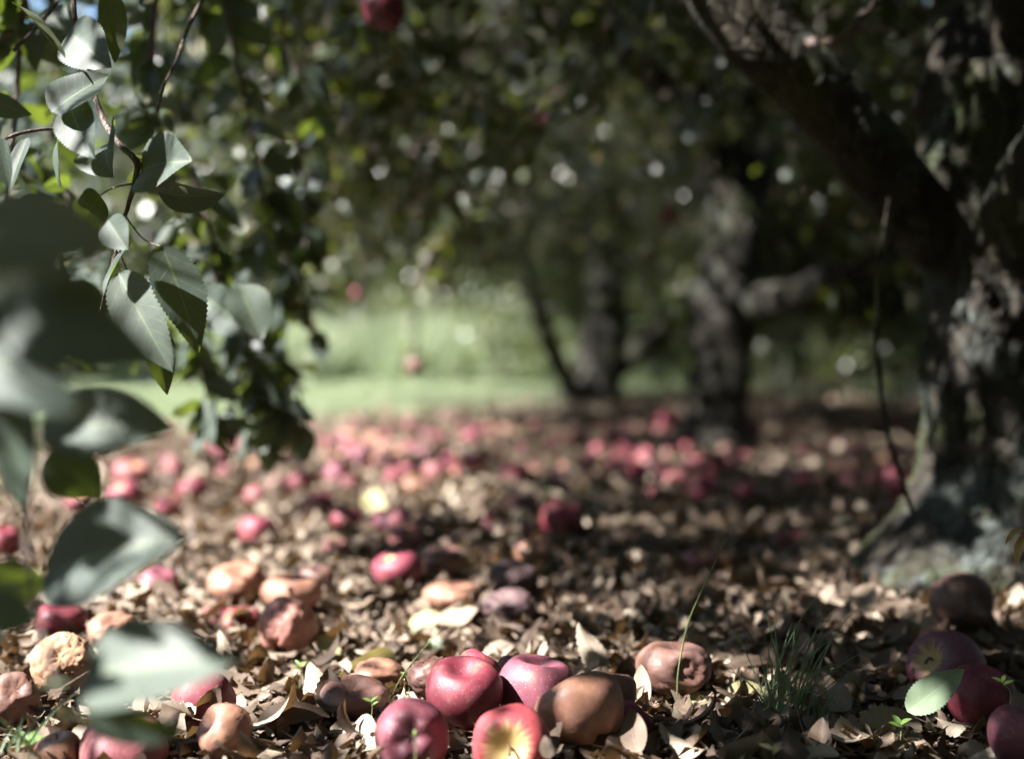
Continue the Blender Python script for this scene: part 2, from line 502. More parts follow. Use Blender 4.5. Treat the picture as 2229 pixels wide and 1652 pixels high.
# ------------------------------------------------------------------ leaves
def leaf_arrays(L, W, curl=0.4, fold=0.25, cup=0.0, wave=0.0, twist=0.0, serr=0.05, nu=26, nv=6, seed=0, petiole=0.25, jag=0.0, hole=None):
    """blade along +Y from the origin, face up +Z"""
    r = np.random.default_rng(seed)
    t = np.linspace(0, 1, nu + 1)
    w = np.power(t + 1e-4, 0.60) * np.power(1 - t, 0.98)
    w = w / w.max() * W / 2
    w = w + 0.012 * W * (1 - t)
    s = np.linspace(-1, 1, nv + 1)
    T, Sx = np.meshgrid(t, s, indexing='ij')
    Wd = np.repeat(w[:, None], nv + 1, 1).copy()
    alt = np.where(np.arange(nu + 1) % 2 == 0, 1 + serr, 1 - serr)
    edge = np.abs(Sx) > 0.99
    Wd = np.where(edge, Wd * alt[:, None], Wd)
    if jag:
        for side in (0, nv):
            Wd[:, side] *= 1 - jag * np.clip(r.normal(0.2, 0.5, nu + 1), 0, 1)
    x = Sx * Wd
    ph = r.uniform(0, 6.28)
    z = fold * np.abs(x) + cup * x * x / (W / 2) + wave * W * np.sin(T * 9 + ph + 2.5 * np.sign(Sx)) * np.abs(Sx) ** 1.5
    if twist:
        a = twist * (T - 0.3)
        x, z = x * np.cos(a) - z * np.sin(a), x * np.sin(a) + z * np.cos(a)
    th = curl * T
    if abs(curl) > 1e-3:
        R = L / curl
        yc, zc = R * np.sin(th), -R * (1 - np.cos(th))
        y = yc + z * np.sin(th)
        z = zc + z * np.cos(th)
    else:
        y = T * L
    V = np.stack([x, y, z], -1).reshape(-1, 3)
    UV = np.stack([Sx * 0.5 + 0.5, T], -1).reshape(-1, 2)
    k = nv + 1
    F = [(i * k + j, i * k + j + 1, (i + 1) * k + j + 1, (i + 1) * k + j) for i in range(nu) for j in range(nv) if not (hole and (i, j) in hole)]
    if petiole:
        pw = 0.012 * L
        pts = [(0, 0.03 * L, -0.004 * L), (0, -0.5 * petiole * L, 0.02 * L), (0, -petiole * L, 0.07 * L)]
        tv, tf, tu = tube_arrays(smooth_path(pts, 5), [pw * 0.9, pw, pw * 1.3], 5, cap=False)
        F += [tuple(q + len(V) for q in f) for f in tf]
        V = np.vstack([V, tv])
        UV = np.vstack([UV, np.tile([[0.5, 0.5]], (len(tv), 1))])
    return V, np.array(F), UV


def leaf_mesh(name, mat, **kw):
    V, F, UV = leaf_arrays(**kw)
    return mesh_np(name, V, F, mat, None, UV)


def frame(base, tip, normal, roll=0.0):
    """matrix with Y from base to tip and Z near normal"""
    y = (Vector(tip) - Vector(base)); L = y.length; y.normalize()
    n = Vector(normal)
    z = (n - y * n.dot(y)).normalized()
    x = y.cross(z).normalized()
    m = Matrix((x, y, z)).transposed().to_4x4()
    m.translation = Vector(base)
    if roll:
        m = m @ Matrix.Rotation(roll, 4, 'Y')
    return m, L


def chord(curl):
    return 1.0 if abs(curl) < 1e-3 else 2 * math.sin(curl / 2) / curl


def placed_leaf(name, parent, mat, base, tip, normal, width=0.55, curl=0.4, roll=0.0, seed=0, **kw):
    """a single leaf object whose blade runs from base to tip"""
    m, L = frame(base, tip, normal, roll)
    m = m @ Matrix.Rotation(curl / 2, 4, 'X')
    full = L / chord(curl)
    me = leaf_mesh(name, mat, L=full, W=full * width, curl=curl, seed=seed, **kw)
    return link(name, me, parent, None, m)


# vectorised cheap leaves ---------------------------------------------------
def orient(dirs, norms):
    y = dirs / (np.linalg.norm(dirs, axis=1)[:, None] + 1e-9)
    z = norms - y * (norms * y).sum(1)[:, None]
    z /= np.linalg.norm(z, axis=1)[:, None] + 1e-9
    x = np.cross(y, z)
    return x, y, z


def many_leaves(pos, dirs, norms, length, width, rng, nu=2, nv=2, curl=(0.1, 0.9), fold=(0.1, 0.5), rag=0.10, crumple=0.035):
    """one grid of nu x nv cells a leaf; returns verts, faces, tint index, uv"""
    n = len(pos)
    x, y, z = orient(dirs, norms)
    t = np.linspace(0, 1, nu + 1)
    if nu == 2:
        wp = np.array([0.10, 1.0, 0.06])
        t = np.array([0, 0.45, 1.0])
    else:
        wp = np.power(t + 0.01, 0.62) * np.power(1.001 - t, 0.72)
        wp = wp / wp.max()
    s = np.linspace(-1, 1, nv + 1)
    T, Sx = np.meshgrid(t, s, indexing='ij')
    Wp = np.repeat(wp[:, None], nv + 1, 1)
    T, Sx, Wp = T.ravel(), Sx.ravel(), Wp.ravel()
    c = rng.uniform(*curl, n) * rng.choice([-1, 1], n, p=[0.3, 0.7])
    c = np.where(np.abs(c) < 0.03, 0.03, c)
    fo = rng.uniform(*fold, n)
    lx = 0.5 * width[:, None] * (Sx * Wp)[None]
    lx = lx * (1 + rng.normal(0, rag, lx.shape) * (np.abs(Sx) > 0.9)[None])
    lz = fo[:, None] * np.abs(lx) + rng.normal(0, crumple, lx.shape) * width[:, None]
    th = c[:, None] * T[None]
    R = length / c
    ly = R[:, None] * np.sin(th) + lz * np.sin(th)
    lz2 = -R[:, None] * (1 - np.cos(th)) + lz * np.cos(th)
    V = pos[:, None, :] + lx[..., None] * x[:, None] + ly[..., None] * y[:, None] + lz2[..., None] * z[:, None]
    k = nv + 1
    f = np.array([(i * k + j, i * k + j + 1, (i + 1) * k + j + 1, (i + 1) * k + j) for i in range(nu) for j in range(nv)])
    m = len(T)
    F = (f[None] + (np.arange(n) * m)[:, None, None]).reshape(-1, 4)
    UV = np.tile(np.stack([Sx * 0.5 + 0.5, T], -1), (n, 1))
    return V.reshape(-1, 3), F, m, UV


# ------------------------------------------------------------------ the ground
def build_ground():
    a = np.linspace(-1, 1, 181)
    xs = np.sinh(a * 4.2) / np.sinh(4.2) * 260
    b = np.linspace(-1, 1, 221)
    ys = np.sinh(b * 4.4) / np.sinh(4.4) * 300 + 2
    X, Y = np.meshgrid(xs, ys, indexing='ij')
    Z = hgt(X, Y)
    V = np.stack([X, Y, Z], -1).reshape(-1, 3)
    k = len(ys)
    i, j = np.meshgrid(np.arange(len(xs) - 1), np.arange(k - 1), indexing='ij')
    q = (i * k + j).ravel()
    F = np.stack([q, q + k, q + k + 1, q + 1], -1)
    o = link('ground', mesh_np('ground', V, F, M_GROUND))
    tag(o, 'brown orchard soil with grassy alleys between the tree rows', 'ground', kind='structure')


build_ground()


# ------------------------------------------------------------------ trees
def crown_points(rng, n_twigs, center, R, z_skirt, z_in, z_top, keep=None, hollow=0.3):
    """start points and outward directions of leafy twigs in a drooping dome"""
    out_p, out_d = [], []
    cx, cy = center
    while len(out_p) < n_twigs:
        a = rng.uniform(0, 2 * PI)
        lob = 1 + 0.13 * math.sin(3 * a + cx) + 0.08 * math.sin(7 * a + cy)
        q = math.sqrt(rng.uniform(hollow ** 2, 1))
        r = R * lob * q
        zt = z_top * (1 - 0.75 * q ** 2.4)
        zb = z_in - (z_in - z_skirt) * q ** 2
        if zt <= zb: zt = zb + 0.2
        u = rng.uniform()
        u = u if rng.uniform() < 0.5 else (1 - (1 - u) ** 2 if rng.uniform() < 0.6 else u ** 2)
        p = np.array([cx + r * math.cos(a), cy + r * math.sin(a), zb + u * (zt - zb)])
        if noise.noise(Vector(p * 1.15)) < -0.16:      # gaps between the boughs
            continue
        if keep is not None and not keep(p):
            continue
        out_p.append(p)
        out_d.append((math.cos(a) * q + rng.normal(0, 0.5), math.sin(a) * q + rng.normal(0, 0.5), rng.normal(-0.35, 0.45)))
    return np.array(out_p), np.array(out_d)


def leafy_twigs(rng, p, d, per, tw_len=0.30, leaf_len=0.064, spread=0.04):
    n = len(p)
    d = d / np.linalg.norm(d, axis=1)[:, None]
    t = rng.uniform(0, 1, (n, per))
    pos = p[:, None] + d[:, None] * (t * tw_len)[..., None] + rng.normal(0, spread, (n, per, 3))
    pos[..., 2] -= 0.10 * t ** 2
    pos = pos.reshape(-1, 3)
    m = len(pos)
    dr = np.repeat(d, per, 0) * 0.6 + rng.normal(0, 0.6, (m, 3)) + np.array([0, 0, -0.45])
    nr = rng.normal(0, 0.55, (m, 3)) + np.array([0, 0, 0.75])
    L = leaf_len * rng.uniform(0.6, 1.25, m)
    return pos, dr, nr, L


def crown_mesh(name, rng, pos, dr, nr, L, nu=2, nv=2):
    V, F, m, UV = many_leaves(pos, dr, nr, L, L * rng.uniform(0.45, 0.65, len(L)), rng, nu, nv)
    return mesh_np(name, V, F, M_CROWN, np.repeat(rng.uniform(0, 1, len(L)), m), UV)


def twig_mesh(name, rng, p, d, tw_len=0.30, mat=None, r0=0.0035):
    """thin woody shoots under the leaves, a three-sided prism each"""
    d = d / np.linalg.norm(d, axis=1)[:, None]
    bag = []
    n = len(p)
    a = p - d * 0.12
    b = p + d * tw_len * 0.55 + np.array([0, 0, -0.03])
    c = p + d * tw_len + np.array([0, 0, -0.10])
    ref = np.tile([[0.3, 0.2, 0.9]], (n, 1))
    u = np.cross(d, ref); u /= np.linalg.norm(u, axis=1)[:, None]
    w = np.cross(d, u)
    V = []
    for q, r in ((a, r0 * 1.5), (b, r0), (c, r0 * 0.6)):
        for k in range(3):
            an = 2 * PI * k / 3
            V.append(q + (u * math.cos(an) + w * math.sin(an)) * r)
    V = np.stack(V, 1).reshape(-1, 3)
    f = np.array([(s * 3 + k, s * 3 + (k + 1) % 3, s * 3 + 3 + (k + 1) % 3, s * 3 + 3 + k) for s in range(2) for k in range(3)])
    F = (f[None] + (np.arange(n) * 9)[:, None, None]).reshape(-1, 4)
    return mesh_np(name, V, F, mat or M_TWIG)


def limb(parent, name, pts, radii, mat, n=40, seg=16, rough=0.10, rscale=14):
    V, F, UV = tube_arrays(smooth_path(pts, n), radii, seg, rough, rscale)
    return link(name, mesh_np(name, V, F, mat, None, UV), parent)


def bough_set(rng, parent, start, R, center, z_in, z_top, n, mat, r0):
    """limbs that carry the crown from the fork outward"""
    for k in range(n):
        a = 2 * PI * (k + rng.uniform(-0.25, 0.25)) / n + 0.4
        r1 = R * rng.uniform(0.65, 0.85)
        e = Vector((center[0] + r1 * math.cos(a), center[1] + r1 * math.sin(a), rng.uniform(z_in, z_top * 0.75)))
        s = Vector(start)
        m1 = s.lerp(e, 0.4) + Vector((rng.normal(0, 0.1), rng.normal(0, 0.1), 0.35))
        m2 = s.lerp(e, 0.75) + Vector((rng.normal(0, 0.12), rng.normal(0, 0.12), 0.30))
        limb(parent, 'limb', [s, m1, m2, e], [r0, r0 * 0.7, r0 * 0.45, r0 * 0.2], mat, 22, 9, 0.12, 16)


# ---- the near tree: big lichened trunk at the picture's edge, low fork, wide drooping crown
T0 = (0.845, 2.45)
tree0 = tag(empty('apple_tree', (T0[0], T0[1], 0)), 'old apple tree with thick lichened trunk, mossy base and leafy boughs drooping close by', 'tree')


def near_trunk():
    nt_, nz = 150, 150
    V, UV = [], []
    zs = np.concatenate([np.linspace(-0.06, 0.35, 70), np.linspace(0.355, 0.86, nz - 70)])
    for i, z in enumerate(zs):
        lean = 0.02 * math.sin(z * 4) + 0.05 * max(0, z - 0.45)
        for j in range(nt_):
            a = 2 * PI * j / nt_
            ca, sa = math.cos(a), math.sin(a)
            r = 0.168 - 0.02 * z + 0.006 * math.sin(3 * a + 2 * z) + 0.012 * math.sin(2 * a + 1.0)
            # root flare and the burl that bulges to the left
            zz = max(z, 0)
            r += 0.055 * math.exp(-(zz / 0.10) ** 1.6) * (0.6 + 0.4 * math.sin(5 * a + 0.6))
            da = (a - math.radians(205) + PI) % (2 * PI) - PI
            r += 0.125 * math.exp(-(zz / 0.125) ** 2.6) * math.exp(-(da / 0.75) ** 2)
            # swelling where the limbs leave
            r += 0.035 * math.exp(-((z - 0.66) / 0.12) ** 2) * math.exp(-(((a - PI + PI) % (2 * PI) - PI) / 0.9) ** 2)
            # long furrows
            fr = noise.noise(Vector((ca * 5.2, sa * 5.2, z * 2.1 + 3)))
            r -= 0.009 * math.exp(-(fr / 0.07) ** 2)
            q = Vector((ca * r, sa * r, z))
            r += 0.006 * noise.fractal(q * 16, 1.0, 2.0, 4) + 0.009 * noise.fractal(Vector((q.x * 90, q.y * 90, q.z * 36)), 0.7, 2.0, 4)
            # knot
            ka = (a - math.radians(233) + PI) % (2 * PI) - PI
            rho = math.hypot(ka * 0.165, (z - 0.468) * 0.85)
            r += 0.013 * math.exp(-((rho - 0.034) / 0.009) ** 2) - 0.022 * math.exp(-(rho / 0.014) ** 2) + 0.008 * math.exp(-((rho - 0.016) / 0.006) ** 2)
            V.append((T0[0] + lean + ca * r, T0[1] + sa * r, z)); UV.append((j / nt_, z))
    F = [(i * nt_ + j, i * nt_ + (j + 1) % nt_, (i + 1) * nt_ + (j + 1) % nt_, (i + 1) * nt_ + j) for i in range(nz - 1) for j in range(nt_)]
    link('trunk', mesh_np('trunk', V, F, M_BARK, None, UV), tree0)


near_trunk()
limb(tree0, 'limb', [P(2110, 560, 2.45), P(2000, 470, 2.40), P(1900, 345, 2.33), P(1770, 190, 2.28), P(1640, 70, 2.25), P(1520, -80, 2.25), P(1330, -380, 2.3), P(1000, -700, 2.2)],
     [0.072, 0.060, 0.058, 0.056, 0.060, 0.056, 0.05, 0.03], M_BARK3, 110, 40, 0.08, 18)
limb(tree0, 'limb', [Vector((0.86, 2.45, 0.55)), P(2170, 300, 2.45), P(2160, 60, 2.5), P(2120, -300, 2.6), P(1900, -800, 2.9)], [0.15, 0.125, 0.105, 0.09, 0.05], M_BARKD, 80, 36, 0.16, 12)
limb(tree0, 'limb', [P(2190, 660, 2.42), P(2225, 520, 2.34), P(2290, 380, 2.24), P(2420, 160, 2.1), P(2560, -250, 1.9)], [0.09, 0.085, 0.075, 0.06, 0.04], M_BARKD, 50, 28, 0.15, 14)
limb(tree0, 'limb', [Vector((0.9, 2.5, 0.7)), Vector((0.6, 1.9, 1.6)), Vector((-0.4, 1.2, 2.1)), Vector((-1.7, 0.6, 2.2))], [0.09, 0.07, 0.05, 0.02], M_BARKD, 50, 14)
limb(tree0, 'limb', [P(1330, -380, 2.3), Vector((-0.3, 2.3, 1.55)), Vector((-1.1, 2.2, 1.6)), Vector((-1.9, 2.0, 1.3))], [0.05, 0.04, 0.03, 0.012], M_BARKD, 40, 12)
limb(tree0, 'limb', [Vector((1.0, 2.5, 0.75)), Vector((1.9, 2.2, 1.7)), Vector((2.9, 2.0, 2.1))], [0.09, 0.06, 0.02], M_BARKD, 30, 12)
limb(tree0, 'limb', [Vector((0.95, 2.6, 1.3)), Vector((1.2, 3.5, 2.0)), Vector((1.3, 4.5, 2.2))], [0.07, 0.05, 0.02], M_BARKD, 30, 12)
# stub twigs on the big limb
limb(tree0, 'branch', [P(1750, 95, 2.2), P(1830, 85, 2.15), P(1868, 45, 2.15), P(1905, 5, 2.15), P(1940, -60, 2.15)], [0.008, 0.008, 0.007, 0.006, 0.005], M_TWIG, 16, 7, 0.2, 60)
limb(tree0, 'branch', [P(1868, 60, 2.15), P(1905, 56, 2.13), P(1935, 62, 2.12)], [0.006, 0.004, 0.003], M_TWIG, 8, 6, 0.2, 60)
# water shoot beside the trunk
limb(tree0, 'shoot', [P(1988, 1120, 2.28), P(1965, 1050, 2.26), P(1930, 930, 2.25), P(1915, 820, 2.24), P(1908, 680, 2.24), P(1918, 540, 2.25), P(1935, 430, 2.25)],
     [0.0045, 0.004, 0.0038, 0.0036, 0.003, 0.0022, 0.0015], M_BARKD, 40, 8, 0.15, 60)
limb(tree0, 'shoot', [P(1911, 690, 2.24), P(1930, 665, 2.23), P(1945, 640, 2.22)], [0.002, 0.0016, 0.001], M_BARKD, 8, 6)

rng = np.random.default_rng(3)


KX = math.cos(SUN_AZ) / math.tan(SUN_EL)


def open_side(p, a, w, floor=0.08):
    """crowns thinned by where their shade lands, so sun reaches the alley side"""
    sx = p[0] + KX * p[2] + 0.25 * math.sin(p[1] * 1.7)
    return random.random() < min(1, max(floor, (sx - a) / w))


def keep0(p):
    # the boughs hang out of the way of the view except at the left
    x, y, z = p
    if y < 0.35 and abs(x) < 0.6 and z < 1.0:
        return False
    if y > 0:
        top = CAMH + 0.245 * y
        if z < top + (0.16 if y > 1.3 else 0.26) and abs(x) < 0.36 * y + 0.30:
            return False
    lx, ly = x + KX * z, y + 0.44 * z                # openings that let sun through
    for ox, oy, orad, pr in ((0.66, 2.22, 0.20, 0.8), (0.85, 2.6, 0.15, 0.5), (0.16, 1.73, 0.22, 0.93), (0.0, 1.46, 0.13, 0.75), (1.27, 2.6, 0.14, 0.6), (0.14, 3.02, 0.10, 0.85), (0.2, 1.62, 0.08, 0.7), (0.12, 1.42, 0.09, 0.9), (0.46, 1.50, 0.06, 0.9), (-0.2, 1.8, 0.3, 0.5), (-0.02, 1.08, 0.12, 0.85), (0.0, 0.93, 0.10, 0.7)):
        if math.hypot(lx - ox, ly - oy) < orad and random.random() < pr:
            return False
    if math.hypot(x, y) < 0.8 and z < 1.1:
        return False
    return True


pp, dd = crown_points(rng, 5000, T0, 3.55, 0.9, 1.45, 3.9, lambda p: keep0(p) and not (p[1] > 3.1 and random.random() < 0.88) and open_side(p, 0.26 if p[1] + 0.44 * p[2] > 1.75 else 0.0, 0.55, 0.03), 0.12)
# extra unseen twigs added along the sun's path to shade ground and trunk
ex_p, ex_d = [], []
for (x0, x1, y0, y1, cnt) in ((0.15, 1.25, 2.6, 3.7, 120), (0.15, 0.9, 1.1, 1.62, 36), (1.2, 2.2, 2.4, 3.2, 45)):
    k = 0
    while k < cnt:
        z = rng.uniform(1.3, 2.9)
        p = np.array([rng.uniform(x0, x1) - KX * z, rng.uniform(y0, y1) - 0.44 * z, z])
        k += 1
        if keep0(p):
            ex_p.append(p); ex_d.append(rng.normal(0, 0.6, 3) + np.array([0, 0, -0.3]))
pp = np.vstack([pp, ex_p]); dd = np.vstack([dd, ex_d])
pos, dr, nr, L = leafy_twigs(rng, pp, dd, 21, 0.34)
ok = np.array([keep0(q) for q in pos])
tag(link('crown', crown_mesh('crown', rng, pos[ok], dr[ok], nr[ok], L[ok], 2, 1), tree0), kind='stuff')
tag(link('twigs', twig_mesh('twigs', rng, pp, dd, 0.34), tree0), kind='stuff')


# ---- second tree of the row: forked trunk, black against the light
def row_tree(name, label, base, forks, seed, R, z_skirt, z_in, z_top, n_twigs, keep=None, bark=M_BARK2, n_boughs=5, start=None, r0=0.06):
    r = np.random.default_rng(seed)
    t = tag(empty(name, (base[0], base[1], 0)), label, 'tree')
    for nm, pts, rad in forks:
        limb(t, nm, pts, rad, bark, 60, 22, 0.16, 9)
    bough_set(r, t, start, R, base, z_in, z_top, n_boughs, bark, r0)
    p, d = crown_points(r, n_twigs, base, R, z_skirt, z_in, z_top, keep)
    a, b, c, l = leafy_twigs(r, p, d, 21, 0.36)
    tag(link('crown', crown_mesh('crown', r, a, b, c, l, 2, 1), t), kind='stuff')
    tag(link('twigs', twig_mesh('twigs', r, p, d, 0.36), t), kind='stuff')
    return t


T1 = (0.86, 5.9)
d1 = 5.9
tree1 = row_tree('apple_tree', 'apple tree with dark forked trunk standing second in the row, dappled with light', T1, [
    ('trunk', [P(1555, 1010, d1), P(1560, 930, d1), P(1568, 800, d1), P(1575, 680, d1), P(1590, 560, d1), P(1592, 300, d1), P(1585, 0, d1), P(1560, -300, d1)], [0.17, 0.135, 0.125, 0.14, 0.12, 0.10, 0.09, 0.06]),
    ('limb', [P(1580, 720, d1), P(1650, 660, 5.8), P(1740, 640, 5.6), P(1850, 580, 5.4), P(1990, 490, 5.2), P(2200, 330, 4.9)], [0.07, 0.07, 0.06, 0.05, 0.045, 0.03]),
    ('limb', [P(1590, 420, d1), P(1500, 250, 5.7), P(1380, 120, 5.4), P(1200, 10, 5.2)], [0.06, 0.05, 0.04, 0.02]),
    ('limb', [P(1590, 560, d1), P(1660, 380, 6.1), P(1760, 230, 6.3), P(1850, 0, 6.5)], [0.06, 0.05, 0.04, 0.02]),
], 21, 2.75, 0.70, 1.15, 3.9, 4400, lambda p: not (p[1] < 3.4 and p[2] < 1.35) and not (p[0] < 0.05 and p[2] < 1.0) and not (abs((p[1] + 0.44 * p[2]) - 5.45 - 0.42 * (p[0] + KX * p[2])) < 0.22 and 0.6 < p[0] + KX * p[2] < 2.2 and random.random() < 0.45) and open_side(p, 0.0, 0.7, 0.08), start=P(1592, 300, d1), r0=0.055)

T2 = (0.62, 10.6)
d2 = 10.6
row_tree('apple_tree', 'far apple tree with several dark stems rising from one base, third in the row', T2, [
    ('trunk', [P(1290, 895, d2), P(1298, 840, d2), P(1310, 750, d2), P(1318, 600, d2), P(1310, 400, d2), P(1290, 150, d2)], [0.26, 0.20, 0.165, 0.15, 0.13, 0.08]),
    ('limb', [P(1310, 840, d2), P(1350, 790, d2), P(1420, 740, 10.5), P(1510, 655, 10.4), P(1640, 520, 10.2), P(1800, 300, 10)], [0.11, 0.10, 0.095, 0.08, 0.07, 0.04]),
    ('limb', [P(1262, 890, 10.5), P(1235, 830, 10.4), P(1198, 750, 10.2), P(1160, 640, 10.0), P(1100, 450, 9.7)], [0.08, 0.07, 0.06, 0.045, 0.02]),
], 22, 2.9, 0.72, 1.15, 4.0, 4900, lambda p: not (abs((p[1] + 0.44 * p[2]) - 10.2 - 0.42 * (p[0] + KX * p[2])) < 0.3 and 0.2 < p[0] + KX * p[2] < 1.8 and random.random() < 0.7) and not (p[0] < 0.25 and p[2] < 1.15) and open_side(p, -0.1, 0.8, 0.15), start=P(1300, 300, d2), r0=0.06)


# ---- trees of the other rows, two growth forms copied
def far_template(seed, R, z_skirt, z_in, z_top, n):
    r = np.random.default_rng(seed)
    t = empty('apple_tree')
    limb(t, 'trunk', [(0, 0, -0.08), (0.02, 0.0, 0.3), (0.05, -0.03, 0.8), (0.02, 0.05, 1.5), (0.1, 0.1, 2.4)], [0.19, 0.14, 0.12, 0.10, 0.05], M_BARK2, 26, 12, 0.14, 8)
    bough_set(r, t, (0.04, 0, 0.85), R, (0, 0), z_in, z_top, 5, M_BARK2, 0.065)
    p, d = crown_points(r, n, (0.0, 0.0), R, z_skirt, z_in, z_top)
    a, b, c, l = leafy_twigs(r, p, d, 15, 0.38, 0.085)
    tag(link('crown', crown_mesh('crown', r, a, b, c, l, 2, 1), t), kind='stuff')
    return t


def copy_tree(src, loc, rz, s):
    c = src.copy(); COL.objects.link(c)
    for ch in src.children:
        k = ch.copy(); COL.objects.link(k); k.parent = c
    c.location = (loc[0], loc[1], H(*loc)); c.rotation_euler = (0, 0, rz); c.scale = (s, s, s)
    return c


far_a = far_template(31, 2.5, 0.35, 0.8, 4.0, 2200)
far_b = far_template(32, 2.9, 0.30, 0.75, 4.4, 2500)
SPOTS = [(2.7, 14.4, 'low-skirted apple tree behind the forked dark trunk'), (4.9, 16.8, 'apple tree beyond the shaded grass, seen between the dark trunks'), (-3.6, 23.0, 'sunlit apple tree behind the bright grass alley'),
         (1.0, 24.0, 'apple tree behind the far row tree, across the sunny grass'), (-8.6, 20.0, 'sunlit apple tree at the far side of the alley, seen behind the drooping leaves'),
         (3.0, 19.5, None), (6.0, 22.5, None), (-8.0, 27.5, None), (-1.4, 30.5, None), (3.8, 31.0, None), (9.6, 27, None), (-12.5, 30, None), (-5.5, 36, None), (0.5, 38, None), (6.5, 38, None),
         (13, 36, None), (-14, 40, None), (-9, 46, None), (-3, 47, None), (3, 48, None), (9.5, 47, None), (16, 48, None), (5.4, 9.2, None), (5.3, 4.6, None), (1.8, -4.2, None), (1.2, -9.0, None), (-6.4, -5.0, None), (-6.3, -0.3, None), (-6.5, 4.4, None), (-3.3, -4.2, None), (-1.2, -7.5, None), (4.2, -4.6, None), (5.2, 0.2, None), (-8.5, 9.8, None), (-8.4, 14.6, None), (7.8, -1.5, None), (-4, -11, None), (4.5, -10, None)]  # unseen trees beside and behind the camera are added to block sky light
for i, (x, y, lab) in enumerate(SPOTS):
    src = far_a if i % 2 == 0 else far_b
    t = copy_tree(src, (x, y), i * 1.9, (1.5 if y > 18 else 1.0) + 0.12 * math.sin(i * 2.1))
    t.name = 'apple_tree'
    tag(t, lab or 'hazy green apple tree in the rows far behind; around the camera an unseen sky blocker', 'tree', 'apple trees of the far rows')
for src in (far_a, far_b):
    for ch in list(src.children): bpy.data.objects.remove(ch)
    bpy.data.objects.remove(src)


# ------------------------------------------------------------------ the drooping boughs at the left (parts of the near tree)
UPN = Vector((-0.35, -0.75, 0.55))          # leaf faces that look at the sun and the viewer
leafno = [0]


def L_(b, t, D, D2=None, nrm=None, width=0.55, curl=0.35, roll=0.0, mat=None, **kw):
    leafno[0] += 1
    base = P(b[0], b[1], D)
    tip = P(t[0], t[1], D if D2 is None else D2)
    kw.setdefault('fold', 0.22)
    kw.setdefault('wave', 0.03)
    return placed_leaf('leaf', tree0, mat or M_LEAF, base, tip, nrm or UPN, width, curl, roll, seed=leafno[0], **kw)


# foreground leaves, close to the lens
FGB = [(-70, -200, 0.74), (-60, 150, 0.74), (-50, 450, 0.72), (-20, 700, 0.76), (45, 850, 0.88), (70, 950, 0.98), (55, 1150, 0.96), (80, 1330, 0.92), (120, 1480, 0.88), (160, 1560, 0.90)]
limb(tree0, 'branch', [P(*q) for q in FGB], [0.006, 0.005, 0.0045, 0.004, 0.003, 0.0025, 0.002, 0.0018, 0.0016, 0.0012], M_TWIG, 50, 8, 0.15, 80)
F_ = dict(nu=40, nv=8, serr=0.03)
N_SKY = Vector((-0.1, -0.55, 0.8))
N_CAM = Vector((0.1, -0.95, 0.25))
N_SKY = Vector((-0.35, -0.78, 0.45))
L_((-70, 515), (268, 545), 0.69, 0.66, N_SKY, 0.52, 0.5, **F_)
L_((-40, 640), (235, 645), 0.73, 0.71, N_SKY, 0.46, 0.3, **F_)
L_((10, 690), (356, 795), 0.70, 0.68, N_SKY, 0.46, 0.6, **F_)
L_((-60, 760), (170, 900), 0.78, 0.76, N_SKY, 0.6, 0.4, **F_)
L_((30, 800), (250, 900), 0.74, 0.72, Vector((0.2, -0.3, -0.9)), 0.6, 0.4, **F_)
L_((45, 850), (45, 1112), 0.86, 0.88, Vector((-0.3, -0.9, 0.2)), 0.44, 0.4, **F_)
L_((95, 925), (382, 935), 1.0, 0.98, Vector((0.0, -0.85, 0.5)), 0.56, 0.3, **F_)
L_((105, 985), (222, 1080), 1.05, 1.07, Vector((0.5, -0.6, -0.4)), 0.80, 0.3, **F_)
L_((98, 1255), (412, 1165), 0.98, 0.95, Vector((-0.15, -0.8, 0.6)), 0.68, 0.45, **F_)
L_((-30, 1250), (105, 1275), 1.0, 1.02, Vector((0.4, -0.7, -0.3)), 0.85, 0.3, **F_)
L_((-60, 1340), (88, 1345), 0.84, 0.84, Vector((-0.2, -0.8, 0.6)), 0.85, 0.3, **F_)
L_((175, 1480), (520, 1440), 0.86, 0.83, Vector((-0.25, -0.75, 0.65)), 0.55, 0.5, **F_)
L_((190, 1560), (412, 1590), 0.90, 0.90, Vector((0.2, -0.75, -0.3)), 0.42, 0.3, **F_)

# the sharp spray of leaves on its twigs
DS = 1.50
def tw(pts, r, n=26):
    return limb(tree0, 'branch', [P(*q) for q in pts], [0.75 * v for v in r], M_TWIG, n, 8, 0.30, 160)
tw([(470, -60, 1.75), (410, 60, 1.7), (385, 130, 1.68), (360, 180, 1.66), (340, 250, 1.62)], [0.004, 0.003, 0.0025, 0.002, 0.0015])
tw([(160, -80, 1.6), (165, 60, 1.58), (215, 235, 1.55), (255, 310, 1.52), (297, 352, DS), (290, 410, DS), (272, 470, DS), (255, 540, DS), (235, 610, DS), (218, 680, DS)], [0.0042, 0.004, 0.004, 0.004, 0.0045, 0.0034, 0.003, 0.0027, 0.0022, 0.0016], 60)
tw([(-40, 330, 1.45), (30, 295, 1.47), (90, 283, 1.5), (135, 280, 1.52)], [0.003, 0.0026, 0.0022, 0.0018])
tw([(30, 110, 1.7), (90, 50, 1.75), (150, -30, 1.8)], [0.003, 0.003, 0.004])
tw([(272, 470, DS), (312, 520, DS), (355, 538, 1.48)], [0.0012, 0.001, 0.001], 10)
tw([(292, 400, DS), (250, 408, DS), (218, 425, DS)], [0.0014, 0.0011, 0.001], 10)
tw([(255, 540, DS), (275, 585, 1.48), (282, 612, 1.47)], [0.0011, 0.001, 0.001], 8)
tw([(100, 1038, 1.5), (160, 1080, 1.5), (215, 1122, 1.5)], [0.001, 0.001, 0.0008], 10)
